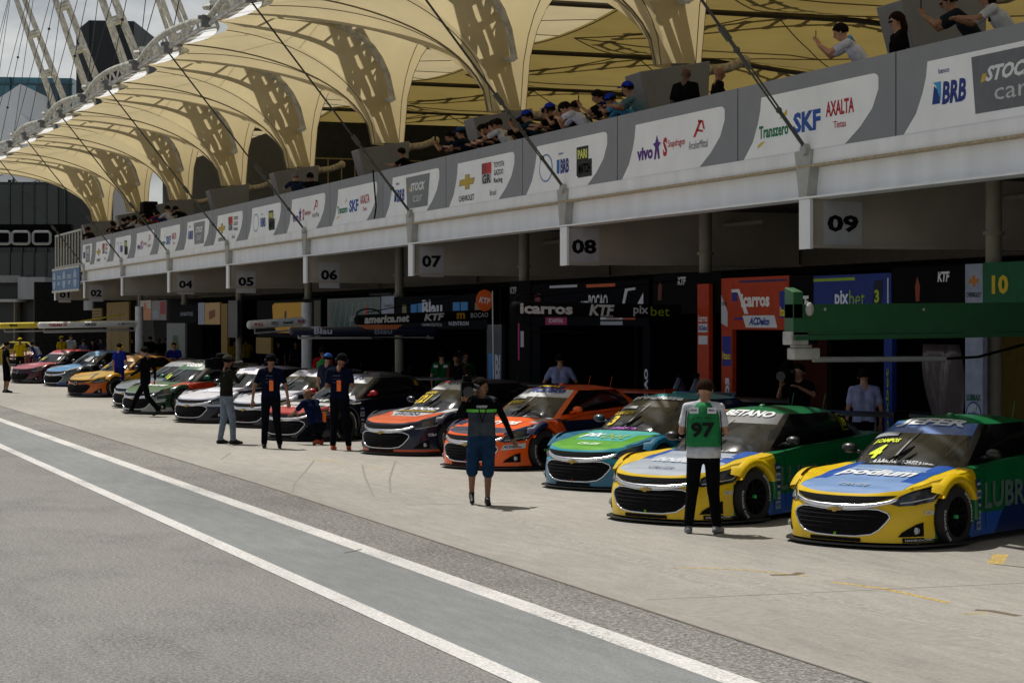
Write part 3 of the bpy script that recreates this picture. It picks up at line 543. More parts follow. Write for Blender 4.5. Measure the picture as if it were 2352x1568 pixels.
    b.add(A + B, [(0, 1, 2, 3), (7, 6, 5, 4), (0, 4, 5, 1), (1, 5, 6, 2), (2, 6, 7, 3), (3, 7, 4, 0)]); b.build('pedestal', M_PED, t, bevel=.02)
    b = MB(); b.tube([(.45, -.2, 2.45), (.95, -.25, 2.52), (1.3, -.3, 2.66)], .10, 10); b.ball((1.3, -.3, 2.66), .13); b.ball((.5, -.2, 2.47), .15); b.build('pipe_stub', mat('wrapped pipe', (.34, .29, .21), .8, var=.4, scale=12), t, smooth=True)
    return t
ordn = ['first', 'second', 'third', 'fourth', 'fifth', 'sixth', 'seventh', 'eighth', 'ninth', 'tenth', 'eleventh']
FY = [Y0 + L * k for k in range(-1, 9)]
for i, y in enumerate(FY): canopy(y, 'cream funnel shaped membrane canopy, %s from the right end' % ordn[i] if i < 9 else 'cream funnel shaped membrane canopy farthest away, at the left edge')
def mast(Y, label):
    t = empty('lattice_mast', (XC, Y, 4.9), label=label, cat='mast', group='leaning white masts above the canopies')
    base = Vector((.12, 0, 2.5)); top = Vector((-4.3, 0, 14.2)); ax = (top - base).normalized(); s = Vector((0, 1, 0)); n = ax.cross(s); b = MB(); c = MB()
    W0, W1 = .48, .24
    def pt(q, k): 
        w = (.10 + .46 * q / .3) if q < .3 else W0 + (W1 - W0) * (q - .3) / .7; o = [(-1, -.7), (1, -.7), (1, .7), (-1, .7)][k]; return base + (top - base) * q + s * (w * o[0]) + n * (w * o[1])
    for k in range(4): b.tube([pt(q / 10, k) for q in range(11)], .08, 8)
    for q in (.30, .46, .62, .78, .97, 1.0):
        for k in range(4):
            for dq in (-.006, .006): c.tube([pt(q + dq if q < .99 else q, k), pt(q + dq if q < .99 else q, (k + 1) % 4)], .10, 6)
    for q in range(3, 10):
        for k in (0, 2): c.tube([pt(q / 10, k), pt((q + 1) / 10, (k + 1) % 4)], .04, 5)
    b.build('leg_tubes', M_STEEL, t, smooth=True); c.build('collars', M_STEEL, t)
    d = MB(); d.box(top.x - .35, top.x + .35, -.35, .35, top.z - .1, top.z + .12); d.build('cap', M_STEEL, t, bevel=.03)
    d = MB(); node = Vector((XF - XC, 0, ZT + .15 - 4.9)); node2 = Vector((XF - XC, HL, ZT + .1 - 4.9)); node3 = Vector((XF - XC, -HL, ZT + .1 - 4.9))
    for e in (node, node2, node3): d.tube([top, e], .014, 5)
    for q in (.55, .8): d.ball(top.lerp(node, q), .06, 6, 5)
    d.build('stays', M_CAB, t); return t
for i, y in enumerate(FY[2:]): mast(y, 'leaning white lattice mast above the %s canopy from the right end' % ordn[i + 2])
def anchor_cable(Y, label):
    A = Vector((XF - .1, Y, ZT - .25)); B = Vector((FX - .05, Y - .10, 5.0)); t = empty('stay_cable', B, label=label, cat='cable', group='stay cables with turnbuckles down to the balcony beam'); A -= B; B = Vector((0, 0, 0)); d = (A - B)
    b = MB(); b.tube([B + d * .36, A], .022, 6); b.build('cable', M_CAB, t)
    b = MB(); s = Vector((0, 1, 0)) * .05
    b.tube([B, B + d * .12], .03, 6); b.tube([B + d * .12 + s, B + d * .25 + s], .016, 5); b.tube([B + d * .12 - s, B + d * .25 - s], .016, 5); b.ball(B + d * .12, .05, 8, 6); b.ball(B + d * .25, .05, 8, 6); b.tube([B + d * .25, B + d * .36], .03, 6)
    b.ball(B + d * .30, .055, 8, 6); b.tube([B + d * .33, B + d * .37], .055, 8); b.build('turnbuckle', mat('galvanised turnbuckle', (.05, .055, .05), .55), t)
for i, y in enumerate(GL[1:]): anchor_cable(y, 'dark stay cable with turnbuckle ending at the balcony beam above garage %s' % (NUM.get(10 - i) or 'three'))
for i, y in enumerate([y + HL for y in GL[1:]]):
    if i < 4: continue
# ================================================================ dark upper level building under the far canopies
M_UP = mat('dark cladding', (.012, .013, .012), .8, var=.5, scale=3, bump=.6, bscale=8)
b = MB(); b.box(21.2, 40, 80, 108, 4.9, 10.4); b.box(19.5, 40, 79, 108, 4.9, 5.0); o = b.build('upper_pavilion', M_UP); tag(o, 'dark pavilion standing on the deck under the far canopies', 'building')
def railing(x0, y0, x1, y1, z, h, m, label, n=18, rad=.03):
    t = empty('railing', (x0, y0, z), label=label, cat='railing'); b = MB(); dx, dy = x1 - x0, y1 - y0
    for zz in (h, h * .12): b.tube([(0, 0, zz), (dx, dy, zz)], rad, 6)
    b.build('rail', m, t); b = MB()
    for i in range(n + 1): b.tube([(dx * i / n, dy * i / n, 0), (dx * i / n, dy * i / n, h)], rad * .8, 6)
    b.build('bars', m, t); return t
M_YR = mat('dull yellow rail', (.24, .20, .09), .6)
railing(20.5, 79.5, 26, 79.5, 7.4, 1.5, M_YR, 'dull yellow railing of the dark pavilion under the far canopies', 10)
b = MB(); b.box(20.4, 40, 79.2, 80, 7.2, 7.42); tag(b.build('pavilion_ledge', mat('olive ledge', (.10, .09, .05), .7)), 'olive ledge below the dull yellow railing', 'ledge')
b = MB(); b.box(15.9, 16.5, 85, 85.8, 5.0, 7.4); tag(b.build('loudspeaker_cabinet', M_BLACK, bevel=.05), 'black loudspeaker cabinet on the balcony at the far end', 'speaker')
# ================================================================ left background
def cp(px, py, Zc):
    Xc = (px - CX) / F * Zc; return Vector((Xc * CT + Zc * ST, -Xc * ST + Zc * CT, H - (py - HY) * Zc / F))
def block(name, pix, Zc, depth, m, label, cat='building', parts=()):
    """solid with the given outline as its front and real depth behind it, at distance Zc"""
    t = cp(sum(p[0] for p in pix) / len(pix), HY, Zc); t.z = 0; e = empty(name, t, label=label, cat=cat); b = MB()
    bk = Vector((ST, CT, 0)) * depth; b.prism([cp(*p, Zc) - t for p in pix], bk); b.build('walls', m, e)
    for nm, px, off, mm in parts:
        b = MB(); f = Vector((-ST, -CT, 0)) * off; b.prism([cp(*p, Zc) - t + f for p in px], -f * .98); b.build(nm, mm, e)
    return e
def R4(a, b_, c, d): return [(a, b_), (c, b_), (c, d), (a, d)]
M_TG = mat('teal glazing', (.06, .22, .29), .25, var=.3, scale=.3); M_TG2 = mat('dark teal glazing', (.02, .09, .13), .15, var=.4, scale=.25); M_DG = mat('dark green glazing', (.010, .020, .018), .12, var=.6, scale=.4)
M_WC = mat('white cladding', (.86, .89, .90), .7, var=.05, scale=.3); M_MUL = mat('mullion', (.04, .09, .11), .4)
parts = [('window', R4(85 + q * 26, 195, 109 + q * 26, 330), .3, M_TG2) for q in range(3)] + [('mullion', R4(48, 260, 170, 262), .5, M_MUL), ('mullion', R4(0, 193, 170, 195), .5, M_MUL), ('mullion', R4(24, 178, 25.5, 240), .5, M_MUL)]
block('office_building', [(-60, 176), (166, 180), (166, 520), (-60, 520)], 230, 30, M_TG, 'teal glass office building behind the white block', parts=parts)
block('white_building', [(-60, 240), (0, 224), (47, 193), (49, 262), (118, 330), (118, 430), (85, 478), (-60, 520)], 205, 12, M_WC, 'white clad building with slanting roofline behind the far canopies', parts=[('joint', [(0, 404), (100, 352), (100, 353), (0, 405)], .1, M_GREY), ('joint', [(0, 452), (100, 408), (100, 409.5), (0, 453)], .1, M_GREY), ('joint', R4(90, 355, 91.5, 470), .12, M_GREY)])
block('dark_tower', [(176, 72), (206, 47), (308, 49), (308, 230), (176, 230)], 215, 14, mat('dark tower cladding', (.012, .016, .017), .6), 'dark square tower rising behind the leaning masts', parts=[('side_face', [(176, 72), (206, 47), (206, 230), (176, 230)], .2, mat('tower side', (.03, .036, .036), .6))])
gl = [('window', R4(x, 425, x + 24, 520), .15, M_DG) for x in (-2, 26, 54, 82, 110)] + [('window', R4(x, 580, x + 24, 640), .15, M_DG) for x in (-2, 26, 54, 82, 104)] + [('ledge', R4(-60, 634, 62, 650), 2.0, mat('ledge grey', (.24, .25, .25), .7)), ('pale_panel', R4(61, 638, 122, 688), 2.4, mat('pale sheet', (.34, .36, .37), .6, var=.3, scale=.6, streak=True)), ('post', R4(45, 690, 47, 800), 1.6, M_BEIGE), ('post', R4(100, 690, 102, 800), 1.6, M_BEIGE), ('post', R4(134, 690, 136, 800), 1.6, M_BEIGE), ('ledge', R4(-60, 688, 62, 694), 3.0, mat('ledge light', (.4, .41, .41), .7))] + [('frame', R4(x, 420, x + 1.2, 640), .3, mat('frame green grey', (.07, .10, .09), .5)) for x in (24, 52, 80, 108, 150)]
block('glass_hospitality_building', [(-60, 418), (260, 418), (260, 800), (-60, 800)], 135, 12, mat('dark glass wall', (.008, .013, .012), .3, var=.5, scale=.5), 'dark glass building beyond the far end of the pits', parts=gl)
for q in range(3):
    pass
# dark gantry with pale numerals
e = empty('start_gantry', cp(80, 568, 122), label='black gantry beam with three pale rounded zeros over the far pit exit', cat='gantry'); t = e.location.copy()
b = MB(); b.prism([p - t for p in (cp(-40, 515, 122), cp(164, 515, 122), cp(164, 568, 122), cp(-40, 568, 122))], Vector((ST, CT, 0)) * .6); b.build('beam', M_BLACK, e)
mz = mat('gantry numeral', (.30, .32, .31), .5)
for xa in (-16, 28, 76):
    b = MB(); pts = []; w = 40; x0, x1, y0, y1 = xa, xa + w, 532, 560; rr = 7
    for cxx, cyy, a0 in ((x1 - rr, y0 + rr, -PI / 2), (x1 - rr, y1 - rr, 0), (x0 + rr, y1 - rr, PI / 2), (x0 + rr, y0 + rr, PI)):
        for i in range(5): pts.append(cp(cxx + rr * math.cos(a0 + i * PI / 8), cyy + rr * math.sin(a0 + i * PI / 8), 121.9) - t)
    pts += pts[:2]; b.tube(pts, .085, 6, cap=False); b.build('numeral', mz, e)
# fence bars, blue banner
M_FB = mat('galvanised bars', (.42, .44, .43), .5)
fy = yx(150, FX); railing(FX, yx(187, FX), FX, yx(128, FX), 4.9, 1.75, M_FB, 'pale vertical bar fence at the far end of the balcony', 9, .05)
b = MB(); b.box(FX, 20, YF, yx(127, FX), 4.3, 4.62); tag(b.build('end_slab', M_WHD), 'low roof slab over garage one at the far end', 'slab')
BY = [yx(187, FX), yx(125, FX)]; z0, z1 = zx(156, 668, FX), zx(156, 616, FX); t = empty('blue_banner', (FX - .1, BY[0], z0), label='blue banner with pale ovals and white lettering at the far end of the balcony', cat='banner')
b = MB(); b.box(0, .05, 0, BY[1] - BY[0], 0, z1 - z0); b.build('panel', mat('banner blue', (.035, .13, .29), .55), t)
wB, hB = BY[1] - BY[0], z1 - z0
for a in (.08, .46, .86): sheet([(-.01, wB * (1 - a) + wB * .06 * math.cos(i * PI / 8), hB * (.5 + .40 * math.sin(i * PI / 8))) for i in range(16)], ink('#9fb2cc'), t, 'emblem'); write('podium', (-.014, wB * (1 - a), hB * .5), (0, -1, 0), (0, 0, 1), wB * .1, hB * .12, ink('#35548c'), t)
for a in (.27, .66): write('STOCK', (-.012, wB * (1 - a), hB * .62), (0, -1, 0), (0, 0, 1), wB * .15, hB * .16, ink('#cfd8e4'), t, bold=.05, shear=.2); write('car', (-.012, wB * (1 - a), hB * .36), (0, -1, 0), (0, 0, 1), wB * .10, hB * .16, ink('#cfd8e4'), t)
b = MB()
for z in (0, z1 - z0): b.box(-.02, .07, 0, wB, z - .05, z + .05)
b.build('frame', M_WHD, t)
# ================================================================ far trees and ground-level hedge behind the pit exit
def leafy(name, c, rx, rz, n, seed, label, trunk=True):
    rnd = random.Random(seed); t = empty(name, (c[0], c[1], 0), label=label, cat='tree', group='trees beyond the pit exit'); b = MB(); b.m = 0
    for i in range(n):
        while True:
            p = Vector((rnd.uniform(-1, 1), rnd.uniform(-1, 1), rnd.uniform(-1, 1)))
            if p.length < 1: break
        k = .75 + .35 * math.sin(7 * p.x + seed) * math.cos(5 * p.y); q = Vector((p.x * rx * k, p.y * rx * k, c[2] + p.z * rz * k)); s = rnd.uniform(.18, .4); u = Vector((rnd.gauss(0, 1), rnd.gauss(0, 1), rnd.gauss(0, 1))).normalized() * s; v = u.orthogonal().normalized() * s
        b.add([q - u, q + v * .6, q + u, q - v * .6], [(0, 1, 2, 3)])
    b.build('crown', mat('foliage %d' % (seed % 2), ((.045, .075, .03), (.03, .055, .025))[seed % 2], .8, var=.4, scale=1), t)
    b = MB(); b.tube([(0, 0, 0), (.1, 0, c[2] * .6), (0, .1, c[2])], [.25, .18, .08], 8)
    for k in range(4): b.tube([(0, 0, c[2] * .6), (rx * .5 * math.cos(k * 1.6), rx * .5 * math.sin(k * 1.6), c[2] + rz * .2)], [.1, .03], 6)
    b.build('trunk', mat('bark', (.06, .045, .03), .9), t)
for i, (px, py, rx) in enumerate(((8, 494, 1.5), (30, 492, 1.4), (50, 500, 1.2))): q = cp(px, py, 150); leafy('tree', q, rx, 2.4, 900, i, 'dark green tree %s beyond the white building' % ('at the left edge', 'between two others', 'right of its neighbours')[i])
# ================================================================ racing cars
def interp(tab, x):
    if x >= tab[0][0]: return tab[0][1]
    for (a, va), (b_, vb) in zip(tab, tab[1:]):
        if x >= b_:
            q = (a - x) / (a - b_); q = q * q * (3 - 2 * q) * .5 + q * .5; return va + (vb - va) * q
    return tab[-1][1]
def crom(P, n):
    """Catmull-Rom through control points, n samples per span"""
    P = [Vector(p) for p in P]; Q = [P[0] * 2 - P[1]] + P + [P[-1] * 2 - P[-2]]; out = []
    for i in range(1, len(Q) - 2):
        for k in range(n):
            t = k / n; a, b_, c, d = Q[i - 1:i + 3]; out.append(.5 * ((2 * b_) + (c - a) * t + (2 * a - 5 * b_ + 4 * c - d) * t * t + (3 * b_ - a - 3 * c + d) * t ** 3))
    return out + [P[-1]]
WXF, WXR, WR, AR = 1.36, -1.36, .335, .375
TOPC = [(2.2, .60), (2.0, .655), (1.7, .72), (1.3, .79), (.95, .85), (.6, .90), (-1.5, .97), (-2.0, .99), (-2.33, .97)]
TOPS = [(2.2, .60), (2.05, .635), (1.85, .685), (1.62, .74), (1.36, .785), (1.05, .80), (.75, .825), (0, .90), (-1.0, .95), (-1.36, .99), (-2.0, .98), (-2.33, .95)]
OUT = crom([(2.20, 0), (2.185, .22), (2.13, .44), (2.02, .62), (1.86, .745), (1.64, .83), (1.36, .90), (1.05, .885), (.7, .83), (.2, .83), (-.4, .84), (-.95, .86), (-1.36, .92), (-1.75, .89), (-2.05, .82), (-2.25, .62), (-2.31, .3), (-2.33, 0)], 9)
QS = [-1, -.97, -.9, -.82, -.76, -.7, -.6, -.45, -.3, -.15, 0, .15, .3, .45, .6, .7, .76, .82, .9, .97, 1]
def topz(x, q):
    zc, zs = interp(TOPC, x), interp(TOPS, x); a = abs(q); g = a ** 3.2
    z = zc + (zs - zc) * g
    if .6 < x < 1.9: z -= .030 * math.exp(-((a - .80) / .07) ** 2) * math.sin(PI * (x - .6) / 1.3)
    return z
def car_geometry():
    n = len(OUT); top = []
    for p in OUT: top.append([Vector((p.x, q * p.y, topz(p.x, q))) for q in QS])
    hood, shell = MB(), MB(); m = len(QS)
    for i in range(n - 1):
        for j in range(m - 1):
            f = [top[i][j], top[i][j + 1], top[i + 1][j + 1], top[i + 1][j]]; c = sum(f, Vector()) / 4; a = (abs(QS[j]) + abs(QS[j + 1])) / 2
            (hood if (c.x > .80 and abs(c.y) < .70) else shell).add(f, [(3, 2, 1, 0)] if False else [(0, 3, 2, 1)])
    # sides, nose and tail
    T = [0, .05, .12, .2, .28, .36, .45, .55, .65, .75, .85, .93, 1]
    offF = [0, .022, .045, .06, .068, .082, .095, .104, .108, .108, .104, .10, .095]
    offS = [0, .030, .052, .065, .072, .074, .074, .072, .070, .070, .07, .07, .065]
    def side(s):
        rows = []
        for i, p in enumerate(OUT):
            a = OUT[max(0, i - 1)]; b_ = OUT[min(n - 1, i + 1)]; t = (b_ - a).normalized(); nn = Vector((-t.y, t.x)) * -1
            if nn.dot(Vector((p.x * .3, p.y))) < 0: nn = -nn
            if i == 0: nn = Vector((1, 0))
            if i == n - 1: nn = Vector((-1, 0))
            w = max(0, min(1, (p.x - 1.55) / .5)); w2 = max(0, min(1, (-p.x - 1.9) / .35)); zt = topz(p.x, 1); row = []
            door = math.exp(-((p.x + .0) / .75) ** 4)
            for k, tt in enumerate(T):
                o = offS[k] * (1 - w) + offF[k] * w - door * .02 * math.sin(tt * PI) + w2 * -.03
                row.append(Vector((p.x + nn.x * o, s * (p.y + nn.y * o), zt + (.085 - zt) * tt)))
            rows.append(row)
        return rows
    for s in (1, -1):
        rows = side(s); b = MB(); b.grid(rows if s > 0 else rows[::-1])
        bm = bmesh.new(); vs = [bm.verts.new(v) for v in b.v]
        for f in b.f:
            try: bm.faces.new([vs[i] for i in f])
            except Exception: pass
        bmesh.ops.subdivide_edges(bm, edges=[e for e in bm.edges if min(abs(e.verts[0].co.x - WXF), abs(e.verts[0].co.x - WXR)) < .55 and abs(e.verts[0].co.y) > .7], cuts=1, use_grid_fill=True)
        for wx in (WXF, WXR):
            kill = [f for f in bm.faces if (f.calc_center_median() - Vector((wx, f.calc_center_median().y, WR))).length < AR and abs(f.calc_center_median().y) > .75]
            bmesh.ops.delete(bm, geom=kill, context='FACES')
            edge = [v for v in bm.verts if v.is_boundary and abs(v.co.y) > .75 and abs(math.hypot(v.co.x - wx, v.co.z - WR) - AR) < .075 and v.co.z > .088]
            for v in edge:
                d = Vector((v.co.x - wx, v.co.z - WR)).normalized() * AR; v.co.x, v.co.z = wx + d.x, max(.085, WR + d.y)
        es = [e for e in bm.edges if e.is_boundary and all(abs(v.co.y) > .75 and min(math.hypot(v.co.x - WXF, v.co.z - WR), math.hypot(v.co.x - WXR, v.co.z - WR)) < AR + .01 for v in e.verts)]
        r = bmesh.ops.extrude_edge_only(bm, edges=es)
        for v in r['geom']:
            if isinstance(v, bmesh.types.BMVert): v.co.y -= s * .34
        bm.verts.index_update(); shell.add([v.co.copy() for v in bm.verts], [[v.index for v in f.verts] for f in bm.faces]); bm.free()
    # greenhouse
    G0 = crom([(1.00, 0), (.985, .26), (.93, .50), (.80, .70), (.55, .765), (.15, .785), (-.35, .79), (-.85, .78), (-1.3, .73), (-1.62, .60), (-1.80, .34), (-1.84, 0)], 4)
    G1 = crom([(.22, 0), (.215, .22), (.18, .42), (.08, .55), (-.1, .595), (-.3, .61), (-.55, .61), (-.8, .60), (-.98, .56), (-1.08, .46), (-1.13, .26), (-1.15, 0)], 4)
    g = len(G0); TL = [0, .1, .22, .36, .50, .62, .71, .80, .9, 1.0]
    def gpnt(i, t, s):
        a, c = G0[i], G1[i]; qa = min(1, a.y / max(.3, interp([(p.x, p.y) for p in OUT if p.y > .5], a.x)))
        z0 = topz(a.x, qa) - .01; z1 = 1.305 - .02 * (c.y / .6) ** 2; bl = .035 * math.sin(PI * t) * (1 if i > 12 else .8)
        d = Vector((c.x - a.x, c.y - a.y)); o = Vector((a.x + .4, a.y * 1.5)).normalized() * bl
        zz = z0 + (z1 - z0) * (t ** .93)
        return Vector((a.x + d.x * t + o.x, s * (a.y + d.y * t + o.y), zz))
    parts = {k: MB() for k in ('windscreen', 'strip', 'pillar', 'side_window', 'rear_window', 'roof')}
    for s in (1, -1):
        for i in range(g - 1):
            for k in range(len(TL) - 1):
                f = [gpnt(i, TL[k], s), gpnt(i + 1, TL[k], s), gpnt(i + 1, TL[k + 1], s), gpnt(i, TL[k + 1], s)]
                nm = ('windscreen' if k < 6 else 'strip') if i < 11 else ('pillar' if i < 13 else 'side_window' if (i < 31 and 0 < k < 9) else 'rear_window' if (i > 34 and 0 < k < 9) else 'pillar')
                parts[nm].add(f, [(0, 1, 2, 3)] if s > 0 else [(3, 2, 1, 0)])
    for i in range(g - 1):
        for j in range(len(QS) - 1):
            f = []
            for (ii, jj) in ((i, j), (i, j + 1), (i + 1, j + 1), (i + 1, j)):
                p = G1[ii]; q = QS[jj]; yy = q * p.y; xx = p.x; e = min(1, (.22 - xx) / .35, (xx + 1.15) / .5) ; e = max(0, e)
                f.append(Vector((xx, yy, 1.305 - .02 * (yy / .6) ** 2 + .055 * (1 - (abs(q)) ** 2.2) * (e * (2 - e)) ** .8)))
            parts['roof'].add(f, [(0, 3, 2, 1)])
    def fin(b, smooth=True):
        me = bpy.data.meshes.new('m'); me.from_pydata(b.v, [], b.f); bm = bmesh.new(); bm.from_mesh(me); bmesh.ops.remove_doubles(bm, verts=bm.verts, dist=.0006); bmesh.ops.dissolve_degenerate(bm, dist=.0004, edges=bm.edges)
        bm.to_mesh(me); bm.free(); me.polygons.foreach_set('use_smooth', [True] * len(me.polygons)); return me
    M = {'body_shell': fin(shell), 'hood': fin(hood)}; M.update({k: fin(b) for k, b in parts.items()})
    allb = MB()
    for me in M.values(): allb.add([v.co.copy() for v in me.vertices], [list(p.vertices) for p in me.polygons])
    return M, BVHTree.FromPolygons([Vector(v) for v in allb.v], allb.f)
CARM, CBVH = car_geometry()
ST_ = {}
def proj(pts, faces, view, off=.006, step=.06, one=False):
    """lay a flat shape (2-D) onto the car: view 'F' front (y,z), 'T' hood/roof from above (y,-x), 'L' left side (-x,z), 'W' along the windscreen normal (y, up the glass)"""
    bm = bmesh.new(); vs = [bm.verts.new((p[0], p[1], 0)) for p in pts]
    for f in faces:
        try: bm.faces.new([vs[i] for i in f])
        except Exception: pass
    xs = [p[0] for p in pts]; ys = [p[1] for p in pts]
    for ax, lo, hi in ((0, min(xs), max(xs)), (1, min(ys), max(ys))):
        v = math.floor(lo / step) * step + step
        while v < hi:
            bmesh.ops.bisect_plane(bm, geom=bm.verts[:] + bm.edges[:] + bm.faces[:], plane_co=(v, 0, 0) if ax == 0 else (0, v, 0), plane_no=(1, 0, 0) if ax == 0 else (0, 1, 0)); v += step
    W_ = Vector((-.86, 0, -.51)).normalized()      # into the glass
    WU = Vector((-.51, 0, .86)); WO = Vector((1.0, 0, .87))
    out = []; ok = []
    for v in bm.verts:
        a, c = v.co.x, v.co.y
        if view == 'F': o, d = Vector((4, a, c)), Vector((-1, 0, 0))
        elif view == 'T': o, d = Vector((-c, a, 3)), Vector((0, 0, -1))
        elif view == 'L': o, d = Vector((-a, 3, c)), Vector((0, -1, 0))
        elif view == 'R': o, d = Vector((a, -3, c)), Vector((0, 1, 0))
        else: o, d = WO + Vector((0, a, 0)) + WU * c - W_ * 1.5, W_
        h, nn, i, di = CBVH.ray_cast(o, d)
        if h is None: out.append(o + d); ok.append(False); continue
        if nn.dot(d) > 0: nn = -nn
        out.append(h + nn * off - d * off * .5); ok.append(True)
    bm.verts.index_update(); fs = [[v.index for v in f.verts] for f in bm.faces if all(ok[v.index] for v in f.verts)]; bm.free()
    fs = [f for f in fs if max((out[f[i]] - out[f[i - 1]]).length for i in range(len(f))) < .35]
    if one and fs:                                   # keep the one connected piece
        lab = {}
        def find(a):
            while lab.setdefault(a, a) != a: a = lab[a]
            return a
        for f in fs:
            for q in f[1:]: lab[find(q)] = find(f[0])
        cnt_ = {}
        for f in fs: cnt_[find(f[0])] = cnt_.get(find(f[0]), 0) + 1
        top_ = max(cnt_, key=cnt_.get); fs = [f for f in fs if find(f[0]) == top_]
        used = sorted({i for f in fs for i in f}); mp_ = {a: i for i, a in enumerate(used)}; out = [out[i] for i in used]; fs = [[mp_[i] for i in f] for f in fs]
    return out, fs
def decal_mesh(key, pts, faces, view, off, name):
    if key not in ST_:
        v, f = proj(pts, faces, view, off, one=name != 'lettering'); me = bpy.data.meshes.new(name); me.from_pydata([tuple(x) for x in v], [], f); ST_[key] = me
        me.polygons.foreach_set('use_smooth', [True] * len(me.polygons))
    return ST_[key]
def child(me, name, m, parent):
    me = me.copy(); me.name = name; me.materials.clear(); me.materials.append(m); o = bpy.data.objects.new(name, me); COL.objects.link(o); o.parent = parent; return o
def shape(view, pts, m, parent, name, off=.006, both=False):
    o = child(decal_mesh((view, tuple(pts), off), pts, [tuple(range(len(pts)))], view, off, name), name, m, parent)
    if both:
        q = [(-x, y) for x, y in pts][::-1]; return [o, child(decal_mesh((view, tuple(q), off), q, [tuple(range(len(q)))], view, off, name), name, m, parent)]
    return o
def ctext(view, s, c, w, h, m, parent, bold=.03, shear=0., off=.009, flip=1):
    vs, fs, asp = text2d(s, bold, shear); pts = [(c[0] + x * w, c[1] + y * h) for x, y in vs]
    return child(decal_mesh((view, s, c, w, h, shear, bold), pts, fs, view, off, 'lettering'), 'lettering', m, parent)
def outline_tube(view, pts, r, m, parent, name, closed=True, off=.01):
    if closed: pts = list(pts) + [pts[0]]
    q = []
    for a, b_ in zip(pts, pts[1:]):
        for k in range(6): q.append((a[0] + (b_[0] - a[0]) * k / 6, a[1] + (b_[1] - a[1]) * k / 6))
    q.append(pts[-1]); P = []
    for a, c in q:
        h, nn, i, d = CBVH.ray_cast(Vector((4, a, c)), Vector((-1, 0, 0)))
        if h: P.append(h + Vector((off, 0, 0)))
    b = MB(); b.tube(P, r, 6, cap=False); return b.build(name, m, parent, smooth=True)
M_RUB = mat('tyre rubber', (.014, .014, .015), .75, bump=.2); M_RIM = mat('dark wheel', (.005, .005, .006), .8, spec=.1); M_CHROME = mat('chrome', (.80, .81, .83), .22, metal=1., var=.03)
M_GRILL = mat('grille black', (.005, .005, .006), .8, bump=.6, bscale=60, spec=.15); M_CARB = mat('carbon black', (.016, .016, .018), .4); M_LAMP = mat('headlight glass', (.38, .40, .42), .10, coat=1., var=.35, scale=14); M_LAMPD = mat('headlight dark', (.012, .013, .015), .12, coat=1.)
M_GLASS = mat('windscreen glass', (.028, .031, .032), .07, coat=0, var=.6, scale=3.5, spec=.42); M_SGL = mat('side glass', (.006, .006, .007), .12, coat=.3); M_WLET = mat('tyre lettering', (.55, .55, .55), .6)
M_HUB = mat('hub green', (.05, .5, .12), .5); M_RED = mat('strap red', (.55, .02, .02), .6)
GR = [(0, .425), (.18, .43), (.36, .445), (.48, .44), (.575, .405), (.60, .365), (.57, .31), (.50, .225), (.42, .175), (.25, .15), (0, .145)]
GRF = GR + [(-x, y) for x, y in GR[::-1][1:-1]]
CHB = [(0, .432), (.20, .437), (.36, .452), (.50, .452), (.60, .50), (.68, .565), (.665, .59), (.60, .555), (.46, .515), (.30, .492), (0, .480)]
CHF = CHB + [(-x, y) for x, y in CHB[::-1][1:-1]]
UG = [(0, .484), (.30, .497), (.46, .522), (.60, .563), (.63, .588), (.30, .572), (0, .568)]
UGF = UG + [(-x, y) for x, y in UG[::-1][1:-1]]
HLP = [(.58, .50), (.66, .585), (.74, .635), (.82, .67), (.88, .70), (.905, .67), (.91, .60), (.88, .52), (.78, .485), (.66, .475)]
FOG = [(.665, .150), (.70, .20), (.80, .285), (.885, .33), (.935, .33), (.93, .20), (.90, .155)]
def wheel_master():
    b = MB(); rings = []; prof = [(-.13, .22), (-.14, .27), (-.125, .325), (-.09, WR), (.09, WR), (.125, .325), (.14, .27), (.13, .22)]; n = 40
    for x, r in prof: rings.append([(r * math.cos(2 * PI * k / n), x, r * math.sin(2 * PI * k / n)) for k in range(n + 1)])
    b.grid(rings); t = b.build('tyre', M_RUB, None, smooth=50)
    b = MB(); prof = [(.13, .225), (.10, .20), (.06, .18), (.05, .06), (.09, .045), (.09, 0)]; rings = [[(r * math.cos(2 * PI * k / n), x, r * math.sin(2 * PI * k / n)) for k in range(n + 1)] for x, r in prof]; b.grid(rings)
    for k in range(10):
        a = 2 * PI * k / 10; c, s = math.cos(a), math.sin(a); P = lambda r, w, y: (r * c - w * s, y, r * s + w * c)
        b.add([P(.05, -.022, .095), P(.05, .022, .095), P(.205, .016, .125), P(.205, -.016, .125), P(.05, -.02, .05), P(.05, .02, .05), P(.205, .014, .09), P(.205, -.014, .09)], [(0, 3, 2, 1), (0, 4, 7, 3), (1, 2, 6, 5), (3, 7, 6, 2)])
    r = b.build('rim', M_RIM, None, smooth=40); b = MB(); b.tube([(0, .085, 0), (0, .125, 0)], .022, 12); h = b.build('hub_nut', M_HUB, None)
    b = MB()
    for s, a0, span in (('HANKOOK', 2.7, 1.35), ('STOCK CAR', -.35, 1.35)):
        vs, fs, asp = text2d(s, .04, 0.); b.add([((.292 + .036 * y) * math.cos(a0 - x * span), .1385 - .002 * y, (.292 + .036 * y) * math.sin(a0 - x * span)) for x, y in vs], [f[::-1] for f in fs])
    l = b.build('lettering', M_WLET, None)
    for o in (t, r, h, l): COL.objects.unlink(o)
    return t, r, h, l
WT, WRM, WH, WL = wheel_master()
def add_part(master, parent, name=None):
    c = master.copy(); COL.objects.link(c); c.parent = parent
    if name: c.name = name
    return c
